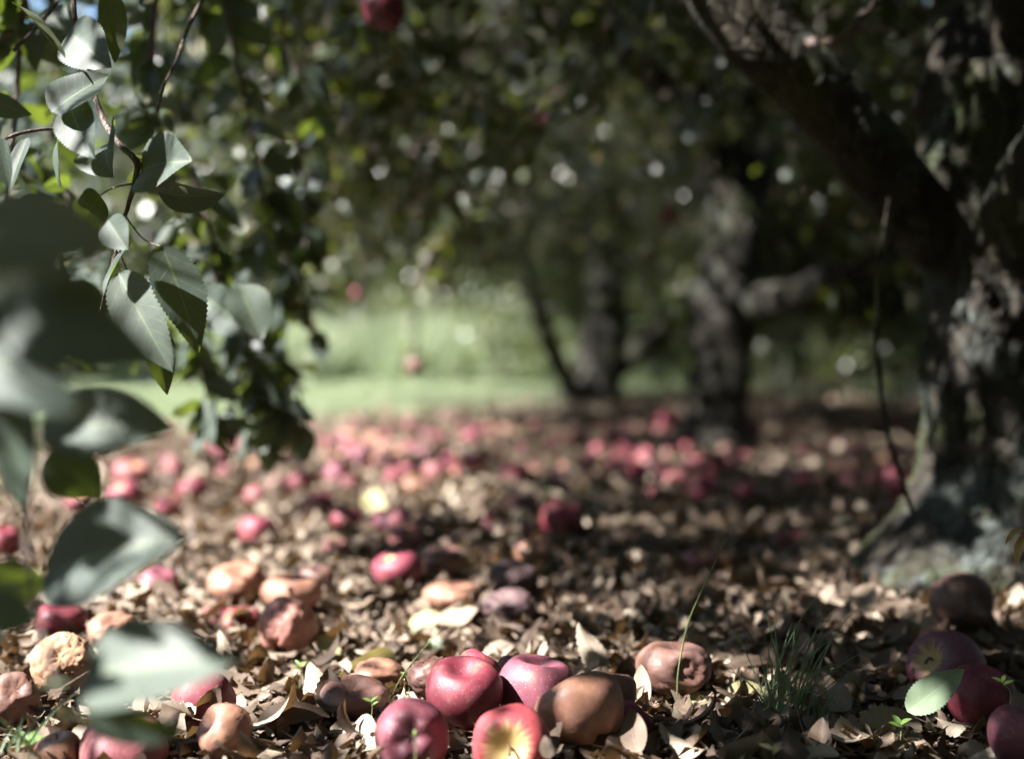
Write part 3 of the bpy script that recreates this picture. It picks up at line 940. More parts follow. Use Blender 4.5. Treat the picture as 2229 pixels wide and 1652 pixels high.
S_ = dict(nu=48, nv=8, serr=0.045, petiole=0.0)
DARKN = Vector((0.75, -0.6, -0.25))
L_((352, 535), (433, 770), 1.46, 1.44, Vector((0.55, -0.8, -0.15)), 0.44, 0.35, 0.0, fold=0.1, **S_)
L_((345, 418), (490, 424), 1.50, 1.46, Vector((0.3, -0.75, -0.55)), 0.46, 0.4, hole={(22, 1), (23, 1), (24, 1), (25, 1), (22, 2), (23, 2), (24, 2), (15, 1), (16, 1)}, **S_)
L_((308, 372), (420, 352), 1.50, 1.44, Vector((0.1, -0.75, 0.2)), 0.75, 0.5, **S_)
L_((312, 345), (372, 318), 1.54, 1.50, Vector((0.3, -0.6, -0.6)), 0.7, 0.5, **S_)
L_((112, 245), (238, 165), 1.44, 1.46, Vector((-0.45, -0.8, 0.35)), 0.85, 0.3, **S_)
L_((150, 225), (207, 348), 1.46, 1.42, Vector((-0.4, -0.85, 0.3)), 0.55, 0.35, **S_)
L_((245, 308), (250, 388), 1.50, 1.44, Vector((-0.55, -0.75, 0.3)), 0.75, 0.9, fold=0.5, nu=48, nv=8, serr=0.045, petiole=0.0)
L_((258, 595), (378, 812), 1.46, 1.43, Vector((-0.1, -0.9, 0.1)), 0.42, 0.3, **S_)
L_((150, 70), (245, 150), 1.55, 1.50, Vector((0.35, -0.8, -0.3)), 0.6, 0.3, **S_)
L_((238, -20), (250, 140), 1.56, 1.54, Vector((0.5, -0.8, -0.1)), 0.36, 0.2, **S_)
L_((30, 8), (142, 128), 1.48, 1.44, Vector((0.62, -0.15, 0.62)), 0.32, 0.2, **S_)
L_((0, 300), (22, 412), 1.40, 1.40, Vector((-0.45, -0.85, 0.3)), 0.5, 0.2, **S_)
L_((128, 300), (135, 410), 1.48, 1.46, Vector((-0.85, -0.4, 0.1)), 0.42, 0.3, **S_)
L_((285, 530), (225, 640), 1.50, 1.46, Vector((-0.75, -0.55, 0.2)), 0.38, 0.3, **S_)
L_((-20, 800), (58, 728), 1.46, 1.46, Vector((-0.4, -0.85, 0.3)), 0.62, 0.3, **S_)
L_((330, 700), (364, 860), 1.50, 1.50, Vector((0.5, -0.85, -0.1)), 0.42, 0.2, **S_)
L_((218, 425), (150, 505), 1.5, 1.46, Vector((0.4, -0.8, -0.3)), 0.6, 0.5, **S_)
L_((60, 300), (20, 420), 1.5, 1.48, Vector((-0.5, -0.8, 0.2)), 0.4, 0.2, **S_)
L_((5, 620), (45, 690), 1.55, 1.53, Vector((0.4, -0.85, -0.2)), 0.5, 0.3, **S_)
L_((-30, 215), (70, 250), 1.62, 1.62, Vector((0.2, -0.8, -0.4)), 0.5, 0.3, **S_)
L_((100, 20), (170, 110), 1.8, 1.78, UPN, 0.6, 0.3, **S_)
L_((235, 480), (280, 545), 1.42, 1.40, Vector((-0.3, -0.85, 0.2)), 0.75, 0.3, **S_)
L_((520, 620), (570, 742), 2.0, 1.98, Vector((0.45, -0.85, -0.25)), 0.7, 0.3, **S_)
L_((440, 640), (560, 730), 2.05, 2.0, Vector((0.45, -0.7, -0.4)), 0.55, 0.3, **S_)

# drooping branchlets further back, with leaves along them
rl = np.random.default_rng(5)
VARS = [leaf_mesh('leaf', M_LEAF, L=1.0, W=w, curl=c, fold=f, wave=0.03, serr=0.03, nu=10, nv=4, seed=90 + i, petiole=0.22)
        for i, (w, c, f) in enumerate([(0.5, 0.3, 0.2), (0.58, 0.7, 0.3), (0.46, -0.3, 0.35), (0.62, 0.5, 0.15), (0.42, 0.9, 0.5), (0.55, 0.1, 0.1)])]
cand = []


def spray(pts, r, dens=95, droop=0.8, leaf=0.07):
    path = smooth_path([P(*q) for q in pts], 30)
    V, F, UV = tube_arrays(path, r, 7, 0.2, 120)
    link('branch', mesh_np('branch', V, F, M_TWIG, None, UV), tree0)
    seg = np.linalg.norm(np.diff(path, axis=0), axis=1).sum()
    for _ in range(int(dens * seg)):
        t = rl.uniform(0, 29)
        i = int(t)
        b = path[i] + (path[min(29, i + 1)] - path[i]) * (t - i)
        d = np.array([rl.normal(0, 0.8), rl.normal(0, 0.8), rl.normal(-droop, 0.5)])
        d /= np.linalg.norm(d)
        nrm = np.array([rl.normal(-0.35, 0.6), rl.normal(-0.45, 0.6), rl.normal(0.5, 0.5)])
        cand.append((b + d * 0.012, d, nrm, leaf * rl.uniform(0.65, 1.2)))


R_ = [0.005, 0.004, 0.003, 0.0018]
spray([(470, -80, 2.35), (520, 150, 2.4), (562, 350, 2.45), (572, 500, 2.45), (550, 660, 2.45)], R_, 75)
spray([(640, 260, 2.9), (668, 480, 2.9), (655, 620, 2.9), (690, 720, 2.9)], R_, 70)
spray([(480, 560, 2.6), (530, 760, 2.6), (590, 860, 2.6), (660, 915, 2.6)], R_, 150, 1.2)
spray([(430, 640, 2.5), (440, 800, 2.5), (470, 930, 2.5)], R_, 150, 1.2)
spray([(540, 660, 2.7), (560, 800, 2.7), (585, 930, 2.7)], R_, 165, 1.4)
spray([(500, 640, 3.0), (520, 800, 3.0), (500, 920, 3.0)], R_, 110, 1.3)
spray([(620, 560, 2.8), (600, 700, 2.8), (610, 820, 2.8)], R_, 110, 1.2)
spray([(600, 620, 2.9), (620, 760, 2.9), (640, 850, 2.9)], R_, 80, 1.2)
spray([(350, -80, 2.1), (330, 120, 2.1), (350, 300, 2.15), (390, 480, 2.2)], R_, 70)
spray([(250, -80, 2.3), (200, 100, 2.3), (120, 260, 2.3), (60, 420, 2.3)], R_, 75)
spray([(60, -80, 2.0), (40, 150, 2.0), (20, 400, 2.0), (-20, 640, 2.0)], R_, 75)
spray([(600, -80, 2.6), (620, 80, 2.6), (660, 200, 2.6), (700, 300, 2.7)], R_, 70)
spray([(420, 380, 2.3), (460, 520, 2.3), (470, 660, 2.3)], R_, 80)
spray([(150, 420, 2.2), (130, 560, 2.2), (140, 720, 2.2)], R_, 70)
spray([(330, 500, 2.7), (320, 640, 2.7), (300, 740, 2.7)], R_, 70)
spray([(760, -60, 2.3), (790, 20, 2.3), (800, 60, 2.3)], R_, 60)
# unseen leaves added outside the picture to shade the near blurred leaves
def shade_spray(p0, n, sd, dens):
    for _ in range(n):
        q = np.array(p0) + rl.normal(0, sd, 3)
        cand.append((q, rl.normal(0, 0.7, 3) + np.array([0, 0, -0.5]), rl.normal(0, 0.5, 3) + np.array(S), 0.07 * rl.uniform(0.7, 1.15)))
shade_spray((-0.58, 0.53, 0.80), 24, 0.055, 0)
shade_spray((-0.56, 0.54, 0.64), 8, 0.05, 0)
shade_spray((-0.60, 0.84, 0.69), 26, 0.05, 0)
shade_spray((-0.53, 0.71, 0.535), 6, 0.045, 0)
shade_spray((-0.58, 0.86, 0.56), 4, 0.05, 0)
limb(tree0, 'branch', [Vector((-0.62, 0.48, 1.25)), Vector((-0.59, 0.53, 0.88)), Vector((-0.57, 0.62, 0.68)), Vector((-0.56, 0.75, 0.56))], [0.006, 0.005, 0.004, 0.002], M_TWIG, 20, 7)  # unseen twig added to carry the shading leaves
# deeper leaf mass at the upper left
for _ in range(46):
    px, D = rl.uniform(-60, 720), rl.uniform(2.9, 4.8)
    py = rl.uniform(-120, 560 - 0.15 * max(0, px - 300))
    spray([(px, py, D), (px + rl.normal(0, 40), py + 60, D + rl.normal(0, 0.08)), (px + rl.normal(0, 60), py + 150, D + rl.normal(0, 0.12))], [0.0035, 0.003, 0.0016], 85, 0.7, 0.068)
cand.sort(key=lambda c: -c[3] / c[0][1] if abs(c[0][0]) < 0.37 * c[0][1] else 0)
for b, d, nrm, ln in cand[:255]:
    m, _l = frame(b, b + d, nrm)
    link('leaf', VARS[int(rl.integers(len(VARS)))], tree0, None, m @ Matrix.Scale(ln, 4))
rest = cand[255:]
V, F, m_, UV = many_leaves(np.array([c[0] for c in rest]), np.array([c[1] for c in rest]), np.array([c[2] for c in rest]), np.array([c[3] for c in rest]), np.array([c[3] for c in rest]) * 0.54, rl, 6, 2)
tag(link('foliage', mesh_np('foliage', V, F, M_LEAFT, np.repeat(rl.uniform(0, 1, len(rest)), m_), UV), tree0), kind='stuff')
print('leaves', len(cand))


# ------------------------------------------------------------------ apples
def apple_arrays(r, seed=0, nphi=40, nth=26, tall=0.95, taper=0.10, lobes=0.035, wrinkle=0.0, dents=(), cav=0.30, flat=1.0, sag=0.0):
    """body of revolution with stem hollow (+Z), calyx basin (-Z), five lobes, dents and wrinkles"""
    g = np.random.default_rng(seed)
    off = Vector(g.uniform(-50, 50, 3))
    th = np.linspace(0, PI, nth + 1)
    ph = np.linspace(0, 2 * PI, nphi, endpoint=False)
    V, UV = [], []
    bend = g.uniform(0, 2 * PI)
    for i, t in enumerate(th):
        for a in ph:
            c, s = math.cos(t), math.sin(t)
            lob = 1 + lobes * math.cos(5 * a) * (0.35 + 0.65 * (t / PI) ** 2)
            rad = s ** 0.92 * (1 + taper * c) * lob
            z = c * tall
            z -= cav * math.exp(-(t / 0.36) ** 2)
            z += 0.24 * math.exp(-((PI - t) / 0.34) ** 2)
            z -= 0.05 * math.cos(5 * a) * math.exp(-((PI - t - 0.55) / 0.35) ** 2)
            z *= 1 + 0.06 * math.cos(a - bend) * s
            p = Vector((rad * math.cos(a), rad * math.sin(a), z))
            k = 1 + 0.05 * noise.noise(p * 1.3 + off)
            if wrinkle:
                f = noise.fractal(p * 2.3 + off, 0.9, 2.1, 3)
                q = noise.noise(p * 3.7 + off * 1.7)
                k += wrinkle * (0.55 * f - 0.75 * math.exp(-(q / 0.10) ** 2))
            for (dv, dr_, dep) in dents:
                e = (p.normalized() - Vector(dv).normalized()).length
                # a sharp-lipped hollow with a ragged rim
                e += 0.10 * noise.noise(p * 4.5 + off)
                k -= dep / (1 + math.exp((e - dr_) / (0.09 * dr_ + 0.02)))
            p *= k
            p.z *= flat
            p.x += sag * p.z * 0.3
            V.append(p * r)
            UV.append((a / (2 * PI), i / nth))
    F = [(i * nphi + j, i * nphi + (j + 1) % nphi, (i + 1) * nphi + (j + 1) % nphi, (i + 1) * nphi + j) for i in range(nth) for j in range(nphi)]
    F = [(f[0], f[3], f[2], f[1]) for f in F]
    return np.array([tuple(v) for v in V]), np.array(F), np.array(UV)


def stem_mesh(r, seed, length=0.55):
    g = np.random.default_rng(seed)
    z0 = 0.60 * r
    pts = [(0, 0, z0), (0.03 * r, 0.02 * r, z0 + 0.3 * length * r), (g.normal(0.15, 0.1) * r, g.normal(0, 0.1) * r, z0 + length * r)]
    V, F, UV = tube_arrays(smooth_path(pts, 7), [0.045 * r, 0.035 * r, 0.055 * r], 6)
    return mesh_np('stem', V, F, M_STEM)


def calyx_mesh(r, tall, seed):
    """five little dry sepals in the basin"""
    bag = Bag()
    z0 = -(tall - 0.27) * r
    for k in range(5):
        a = 2 * PI * k / 5 + 0.3 * seed
        u = np.array([math.cos(a), math.sin(a), 0]); w = np.array([-math.sin(a), math.cos(a), 0])
        q = [u * 0.02 * r - w * 0.045 * r, u * 0.02 * r + w * 0.045 * r, u * 0.11 * r + w * 0.02 * r + np.array([0, 0, -0.10 * r]), u * 0.11 * r - w * 0.02 * r + np.array([0, 0, -0.10 * r])]
        bag.add(np.array(q) + np.array([0, 0, z0]), [(0, 1, 2, 3)])
    return bag.mesh('calyx', M_CALYX)


def axis_matrix(axis, spin):
    return Vector(axis).to_track_quat('Z', 'Y').to_matrix().to_4x4() @ Matrix.Rotation(spin, 4, 'Z')


def apple(cx, cy, w, kind, axis, label, aspect=1.0, D=None, zlift=0.012, group=None, stem=True, calyx=False, spin=0.0, **kw):
    """an apple drawn w pixels wide with its middle at (cx, cy), resting on the litter"""
    seed = int(cx * 7 + cy * 13) % 9973
    hpx = w * aspect / 2
    if D is None:
        D = (CAMH - zlift) * FPX / ((cy - 760) + hpx)
    r = w / 2 / FPX * D
    c = P(cx, cy, D)
    t = empty('apple', c)
    tall = kw.pop('tall', 0.95)
    V, F, UV = apple_arrays(r, seed, tall=tall, **kw)
    R = axis_matrix(axis, spin)
    sq = Matrix.Diagonal((1, 1, aspect, 1)) if aspect < 0.9 else Matrix.Identity(4)
    T = sq @ R
    body = link('skin', mesh_np('skin', V, F, AM[kind], None, UV), t)
    body.matrix_basis = Matrix.Identity(4)
    body.data.transform(T)
    if stem:
        me = stem_mesh(r, seed); me.transform(T)
        s = link('stem', me, t); s.matrix_basis = Matrix.Identity(4)
    if calyx:
        me = calyx_mesh(r, tall, seed); me.transform(T)
        s = link('calyx', me, t); s.matrix_basis = Matrix.Identity(4)
    return tag(t, label, 'apple', group)


UPZ = (0.0, -0.1, 1.0)
# the heap in front
apple(897, 1602, 166, 'purple', (0.0, 0.95, -0.28), 'purple-red apple at the front of the heap, dried blossom end facing out', calyx=True, stem=False, nphi=56, nth=36)
apple(1010, 1508, 166, 'dark', (0.0, -0.30, 0.95), 'dark red apple with stem hollow on top and bruised grey patch on its side', aspect=1.04, stem=False, nphi=56, nth=36, cav=0.42, D=1.455, dents=[((-0.75, -0.6, -0.55), 0.36, 0.10)])
apple(1040, 1462, 100, 'dark', (0.5, 0.2, 0.8), 'dark red apple leaning behind the stem-hollow apple', D=1.56, stem=False)
apple(935, 1472, 95, 'brown', (-0.3, -0.2, 0.9), 'shrivelled brown apple tucked behind the dark red heap', wrinkle=0.16, D=1.56, stem=False)
apple(1168, 1503, 172, 'purple', (0.10, -0.05, 1.0), 'dusky purple apple in the middle of the heap with a streak of sun', D=1.49, stem=False, nphi=56, nth=36, cav=0.38)
apple(1115, 1618, 172, 'gold', (-0.16, -0.96, 0.16), 'red and yellow apple at the bottom with its stem hollow facing out', D=1.315, nphi=56, nth=36, cav=0.42)
apple(1268, 1547, 194, 'tan', (-0.45, 0.35, 0.75), 'large tan rotten apple sagging at the right of the heap', aspect=0.94, D=1.40, stem=False, nphi=56, nth=36, sag=0.5, tall=0.82, taper=0.2, dents=[((-0.6, -0.2, 0.9), 0.5, 0.07)])
apple(1372, 1572, 96, 'red', (0.7, 0.1, 0.6), 'small red apple wedged beside the large tan rotten apple', D=1.45, stem=False)
apple(1330, 1508, 110, 'brown', (0.2, 0.2, 0.9), 'brown apple half hidden behind the large tan rotten apple', D=1.49, stem=False, wrinkle=0.04)
apple(1118, 1462, 78, 'purple', (0.3, 0.1, 0.9), 'pale purple apple scrap showing above the dusky purple apple', D=1.60, stem=False, dents=[((0.2, -0.4, 0.9), 0.6, 0.2)])
apple(1467, 1455, 166, 'brown', (0.1, 0.0, 1.0), 'brown rotten apple behind a grass stalk with a bite out of its side', aspect=0.78, stem=False, nphi=56, nth=36, wrinkle=0.05, dents=[((-0.95, -0.35, 0.2), 0.42, 0.20)])
apple(765, 1520, 172, 'brown', (0.1, -0.4, 0.9), 'flat collapsed brown apple lying alone left of the heap', aspect=0.56, stem=False, wrinkle=0.05, nphi=56, nth=36, dents=[((0.1, -0.15, 1.0), 0.55, 0.12)])
apple(825, 1470, 112, 'tan', (0.1, -0.3, 0.9), 'small orange-brown apple with a hole, next to an olive leaf', aspect=0.66, stem=False, wrinkle=0.08, dents=[((0.1, -0.9, 0.1), 0.4, 0.2)])
# left foreground
apple(440, 1528, 142, 'red', (0.2, 0.6, 0.7), 'speckled red apple beside the pale blurred leaf', stem=False, D=1.52, aspect=0.95, nphi=56, nth=36)
apple(490, 1592, 124, 'tan', (-0.7, -0.4, 0.5), 'creased yellow-tan apple in front of the speckled red one', aspect=0.9, stem=False, wrinkle=0.05, cav=0.5, D=1.40)
apple(268, 1640, 190, 'pink', (0.1, -0.2, 0.9), 'pinkish purple apple cut by the bottom edge below a dark leaf', D=1.36, stem=False)
apple(128, 1642, 106, 'tan', (-0.2, -0.2, 0.9), 'tan apple at the bottom edge next to the pinkish purple one', D=1.36, stem=False)
apple(140, 1448, 138, 'decay', (0.1, -0.8, 0.5), 'crumbling pale brown apple full of hollows', stem=False, wrinkle=0.13, aspect=0.92, nphi=64, nth=44, dents=[((0.35, -0.7, 0.6), 0.45, 0.28), ((-0.2, -0.9, -0.2), 0.4, 0.16)])
apple(28, 1520, 112, 'brown', (0.3, -0.6, 0.6), 'reddish brown apple with torn hollow at the left edge', stem=False, wrinkle=0.08, dents=[((0.3, -0.8, 0.4), 0.5, 0.25)])
apple(132, 1352, 112, 'dark', (0.1, -0.2, 1.0), 'dark red apple with bitten underside near the left edge', aspect=0.85, stem=False, dents=[((-0.1, -0.9, -0.5), 0.5, 0.22)])
apple(245, 1375, 110, 'tan', (0.2, -0.5, 0.8), 'broken tan apple behind the two blurred leaves', stem=False, wrinkle=0.12, aspect=0.8, dents=[((0.2, -0.7, 0.6), 0.5, 0.22)])
apple(345, 1275, 90, 'purple', (0.2, -0.2, 0.9), 'purple apple peeping out beside the blurred leaf tip', stem=False, aspect=0.9)
apple(625, 1362, 128, 'peach', (0.3, 0.5, 0.8), 'wrinkled peach-pink apple in full sun', aspect=0.98, stem=False, wrinkle=0.10, nphi=56, nth=36, dents=[((0.45, -0.7, 0.55), 0.32, 0.10), ((0.1, -0.8, -0.6), 0.28, 0.10)])
apple(527, 1362, 96, 'red', (0.1, 0.0, 1.0), 'dark-sided red apple beside the wrinkled peach-pink one', D=2.04, aspect=1.15, stem=False)
apple(470, 1345, 70, 'pink', (-0.2, 0.0, 1.0), 'pale pink apple half covered by a dry leaf', stem=False, D=2.1)
apple(636, 1292, 132, 'tan', (0.1, -0.1, 1.0), 'dull tan apple right behind the wrinkled peach-pink one', aspect=0.72, stem=False)
apple(517, 1272, 128, 'tan', (0.2, -0.4, 0.9), 'broken tan-orange apple behind the dark-sided red apple', aspect=0.78, stem=False, wrinkle=0.08, dents=[((0.6, -0.6, 0.5), 0.5, 0.2)])
apple(690, 1258, 80, 'brown', (0, 0, 1), 'brown apple at the back of the tan pair', aspect=0.8, stem=False)
# middle ground
apple(866, 1240, 112, 'blush', (-0.4, -0.3, 0.8), 'pink-red apple touching a brown one, sunlit on one side', aspect=0.8, stem=False)
apple(960, 1222, 100, 'brown', (0.2, -0.2, 0.9), 'dark brown apple touching the sunlit pink-red one', aspect=0.85, stem=False)
apple(982, 1296, 128, 'tan', (0.3, -0.2, 0.8), 'sunken orange-tan apple among sunlit litter', aspect=0.55, stem=False, wrinkle=0.06)
apple(1118, 1258, 108, 'black', (0.2, -0.2, 0.9), 'blackened apple with a pale torn side', aspect=0.8, stem=False, wrinkle=0.08)
apple(1110, 1318, 120, 'black', (-0.3, -0.5, 0.7), 'blackish purple collapsed apple in front of the blackened one', aspect=0.62, stem=False, wrinkle=0.12, dents=[((-0.2, -0.8, 0.4), 0.5, 0.2)])
apple(1222, 1132, 96, 'red', (0.3, -0.1, 0.95), 'round glossy crimson apple standing out in the middle', stem=True, nphi=48, nth=30)
apple(1138, 1106, 66, 'purple', (-0.2, 0.1, 1), 'dusky apple behind the glossy crimson one')
apple(1066, 1147, 66, 'dark', (0.6, -0.2, 0.6), 'dark red apple with orange cheek next to the dusky apple', aspect=0.8, stem=False)
apple(1160, 1204, 92, 'tan', (0.2, -0.2, 0.9), 'pale sunlit tan apple below the glossy crimson one', aspect=0.8, stem=False)
apple(561, 1158, 84, 'blush', (0.1, 0.1, 1), 'bright pink-red apple alone on the sunlit litter', stem=False)
apple(755, 1133, 80, 'red', (0.3, -0.3, 0.9), 'red apple beside a pale yellow leaf', aspect=0.75, stem=False)
apple(857, 1138, 88, 'purple', (-0.3, -0.2, 0.9), 'purplish apple in the middle, behind the pink-red trio', aspect=0.8, stem=False)
apple(886, 1178, 80, 'pink', (0.3, -0.4, 0.8), 'rosy apple just above the sunlit pink-red one', aspect=0.8, stem=False)
apple(1525, 1222, 84, 'pink', (0.1, -0.5, 0.8), 'dull pink apple with a rotted underside, right of centre', aspect=0.72, stem=False, wrinkle=0.05)
apple(1686, 1184, 52, 'blush', (-0.3, -0.3, 0.9), 'small rosy apple before the mossy trunk base', stem=False)
apple(1726, 1172, 52, 'red', (0.3, -0.3, 0.9), 'small dark-pink apple touching the rosy one by the trunk', aspect=0.8, stem=False)
apple(1960, 1058, 62, 'red', (0.3, -0.5, 0.8), 'red apple lying against the trunk behind the thin shoot', D=3.3, stem=False)
# by the trunk and at the right
apple(2090, 1305, 146, 'brown', (0.55, -0.8, 0.1), 'big shaded brown apple against the mossy trunk base', aspect=0.82, stem=False, D=1.98)
apple(2062, 1448, 174, 'hollow', (-0.78, -0.5, 0.4), 'purple-red apple with yellow stem hollow behind the green leaf', aspect=0.86, nphi=56, nth=36, cav=0.42, D=1.70, stem=True)
apple(2132, 1520, 156, 'dark', (0.1, -0.2, 1.0), 'dark brown-red apple under the green leaf', aspect=0.95, stem=False, D=1.55, nphi=56, nth=36, wrinkle=0.03)
apple(2218, 1600, 138, 'purple', (0.2, -0.1, 1.0), 'purple apple at the right edge, bottom corner', D=1.36, stem=False, nphi=56, nth=36)
apple(2035, 1396, 74, 'tan', (0.1, 0.0, 1.0), 'little brown apple behind the purple-red one with yellow hollow', D=1.86, stem=False)
# sunlit ones in the alley at the left
apple(8, 1178, 70, 'red', (0.2, -0.2, 0.9), 'red apple cut by the left edge in the sunny alley', stem=False)
apple(288, 1032, 84, 'pink', (0.3, -0.3, 0.8), 'upper one of two sunlit pink apples behind the dark hanging leaf', aspect=0.85, stem=False)
apple(272, 1080, 80, 'blush', (-0.3, -0.4, 0.8), 'lower one of two sunlit pink apples behind the dark hanging leaf', aspect=0.85, stem=False)
apple(365, 1104, 62, 'blush', (0.4, -0.3, 0.8), 'sunlit rosy apple right of the two pink ones', aspect=0.8, stem=False)
apple(172, 1092, 62, 'pink', (0.2, -0.3, 0.9), 'pink apple glimpsed between the blurred leaves', stem=False)
apple(478, 968, 46, 'pink', (0, 0, 1), 'orange-pink apple behind the drooping leaf tips', stem=False)
apple(730, 1194, 60, 'pink', (0.1, -0.2, 1), 'faded pink apple next to a round yellow leaf', aspect=0.8, stem=False)
apple(1455, 912, 40, 'blush', (0, 0, 1), 'bright crimson apple at the foot of the forked dark trunk', stem=False)
apple(1638, 935, 44, 'red', (0, 0, 1), 'crimson apple at the right foot of the forked dark trunk', stem=False)
apple(1622, 1070, 46, 'blush', (0, 0, 1), 'pink apple in the dark patch before the mossy trunk', stem=False)
apple(1552, 1010, 66, 'pink', (0, 0, 1), 'peach apple with a sunlit top under the forked trunk', stem=False)
apple(1380, 1020, 52, 'blush', (0.4, 0, 0.8), 'rosy apple among green weeds under the row', stem=False)

# far apples, all blurred alike
ra = np.random.default_rng(8)
FARM = []
for i, (k, w) in enumerate([('red', 0), ('blush', 0), ('pink', 0.05), ('tan', 0.10), ('purple', 0), ('brown', 0.08), ('dark', 0.0), ('decay', 0.14)]):
    V, F, UV = apple_arrays(1.0, 40 + i, nphi=18, nth=12, wrinkle=w)
    FARM.append(mesh_np('apple', V, F, AM[k], None, UV))
placed = []
far_n = 0
while far_n < 215:
    u = ra.uniform()
    if u < 0.48:       # the carpet of windfalls in the middle distance
        px, py = ra.normal(1020, 260), ra.uniform(893, 1075)
    elif u < 0.86:
        px, py = ra.uniform(1250, 2000), ra.uniform(905, 1120)
    else:
        px, py = ra.uniform(330, 1000), ra.uniform(960, 1120)
    if 1480 < px < 1640 and py < 985: continue
    q = G(px, py)
    if placed and ra.uniform() < 0.55:          # windfalls gather in clumps
        o = placed[int(ra.integers(len(placed)))]
        q = Vector((o.x + ra.normal(0, 0.10), o.y + ra.normal(0, 0.16), 0))
        if q.y < 3.6: continue
    r = ra.uniform(0.024, 0.043)
    if any((q - o).length < 0.075 for o in placed): continue
    placed.append(q)
    k = int(ra.choice(8, p=[0.12, 0.17, 0.14, 0.15, 0.13, 0.10, 0.13, 0.06]))
    m = axis_matrix(ra.normal(0, 1, 3) + np.array([0, 0, 0.6]), ra.uniform(0, 6))
    m.translation = Vector((q.x, q.y, H(q.x, q.y) + r * ra.uniform(0.15, 0.75) + 0.006))
    o = link('apple', FARM[k], None, None, m @ Matrix.Scale(r, 4))
    if px < 640: lab = 'blurred fallen apple in the sunny ground below the drooping leaves'
    elif px > 1500: lab = 'blurred fallen apple in the shade right of the forked dark trunk'
    elif py < 960: lab = 'blurred fallen apple at the far edge of the windfalls, near the bright grass'
    else: lab = 'blurred fallen apple in the carpet of windfalls in the middle distance'
    tag(o, lab, 'apple', 'windfall apples in the distance')
    far_n += 1
# windfalls of the next row, a pink band beyond the shaded grass
for _ in range(60):
    x, y = ra.uniform(2.9, 6.3), ra.uniform(14.5, 19)
    r = 0.038
    m = Matrix.Translation((x, y, H(x, y) + r * 0.8)) @ Matrix.Scale(r, 4)
    o = link('apple', FARM[int(ra.integers(0, 4))], None, None, m)
    tag(o, 'far fallen apple in the pink band beyond the shaded grass', 'apple', 'windfall apples of the next row')

# apples still hanging
HANG = [(832, 22, 96, 2.25, 'dark', 'dark red apple hanging at the top edge'), (545, 668, 44, 2.5, 'blush', 'pink-cheeked apple hanging in the drooping leaves'),
        (541, 560, 40, 2.7, 'dark', 'dark red apple hanging among the left boughs'), (1455, 466, 38, 5.2, 'red', 'red apple hanging beside the dark trunk'),
        (780, 640, 30, 6.5, 'red', 'red apple hanging low over the bright grass'), (903, 798, 44, 5.0, 'brown', 'brown apple dangling before the sunny grass'),
        (1052, 322, 36, 6.0, 'red', 'red apple hanging in the dark middle boughs'), (1290, 52, 36, 5.0, 'red', 'red apple hanging near the top edge, one of two'),
        (1330, 85, 38, 5.3, 'dark', 'dark red apple hanging just below the one at the top edge'), (968, 625, 28, 8.0, 'red', 'small red apple hanging at the end of a far bough'),
        (1520, 690, 26, 8.5, 'red', 'tiny red apple between the far stems and the forked trunk'), (975, 430, 30, 6.4, 'red', 'dull red apple deep in the middle boughs'),
        (700, 190, 34, 4.4, 'dark', 'dark apple hanging in the upper left boughs'), (1180, 260, 30, 6.4, 'dark', 'dark apple in the upper middle boughs')]
for i, (px, py, w, D, k, lab) in enumerate(HANG):
    r = w / 2 / FPX * D
    c = P(px, py, D)
    t = empty('apple', c)
    V, F, UV = apple_arrays(r, 300 + i, nphi=32, nth=20)
    o = link('skin', mesh_np('skin', V, F, AM[k], None, UV), t); o.matrix_basis = Matrix.Rotation(0.15 * math.sin(i), 4, 'X')
    V, F, UV = tube_arrays(smooth_path([(0, 0, 0.6 * r), (0.02 * r, 0, 1.2 * r), (0.3 * r, 0.1 * r, 2.3 * r), (0.2 * r, 0.3 * r, 6 * r)], 10), [0.05 * r, 0.04 * r, 0.06 * r, 0.05 * r], 6)
    o = link('stem', mesh_np('stem', V, F, M_STEM), t); o.matrix_basis = Matrix.Identity(4)
    tag(t, lab, 'apple', 'apples still on the trees')

# the bough end that carries the dangling brown apple
limb(tree1, 'branch', [P(1020, 420, 5.4), P(930, 560, 5.1), P(898, 690, 5.0), P(903, 770, 5.0)], [0.010, 0.006, 0.004, 0.003], M_TWIG, 24, 6)
pb = np.array([tuple(P(930 + 60 * k, 560 - 90 * k, 5.1)) for k in np.linspace(-0.5, 1.2, 40)]) + ra.normal(0, 0.05, (40, 3))
pb[:6] = np.array(tuple(P(898, 770, 5.0))) + ra.normal(0, 0.03, (6, 3))
tag(link('foliage', crown_mesh('foliage', ra, pb, ra.normal(0, 0.6, (40, 3)) + np.array([0, 0, -0.7]), ra.normal(0, 0.6, (40, 3)) + np.array([0, -0.3, 0.7]), ra.uniform(0.05, 0.085, 40), 2, 2), tree1), kind='stuff')

# ------------------------------------------------------------------ leaf litter
rf = np.random.default_rng(17)


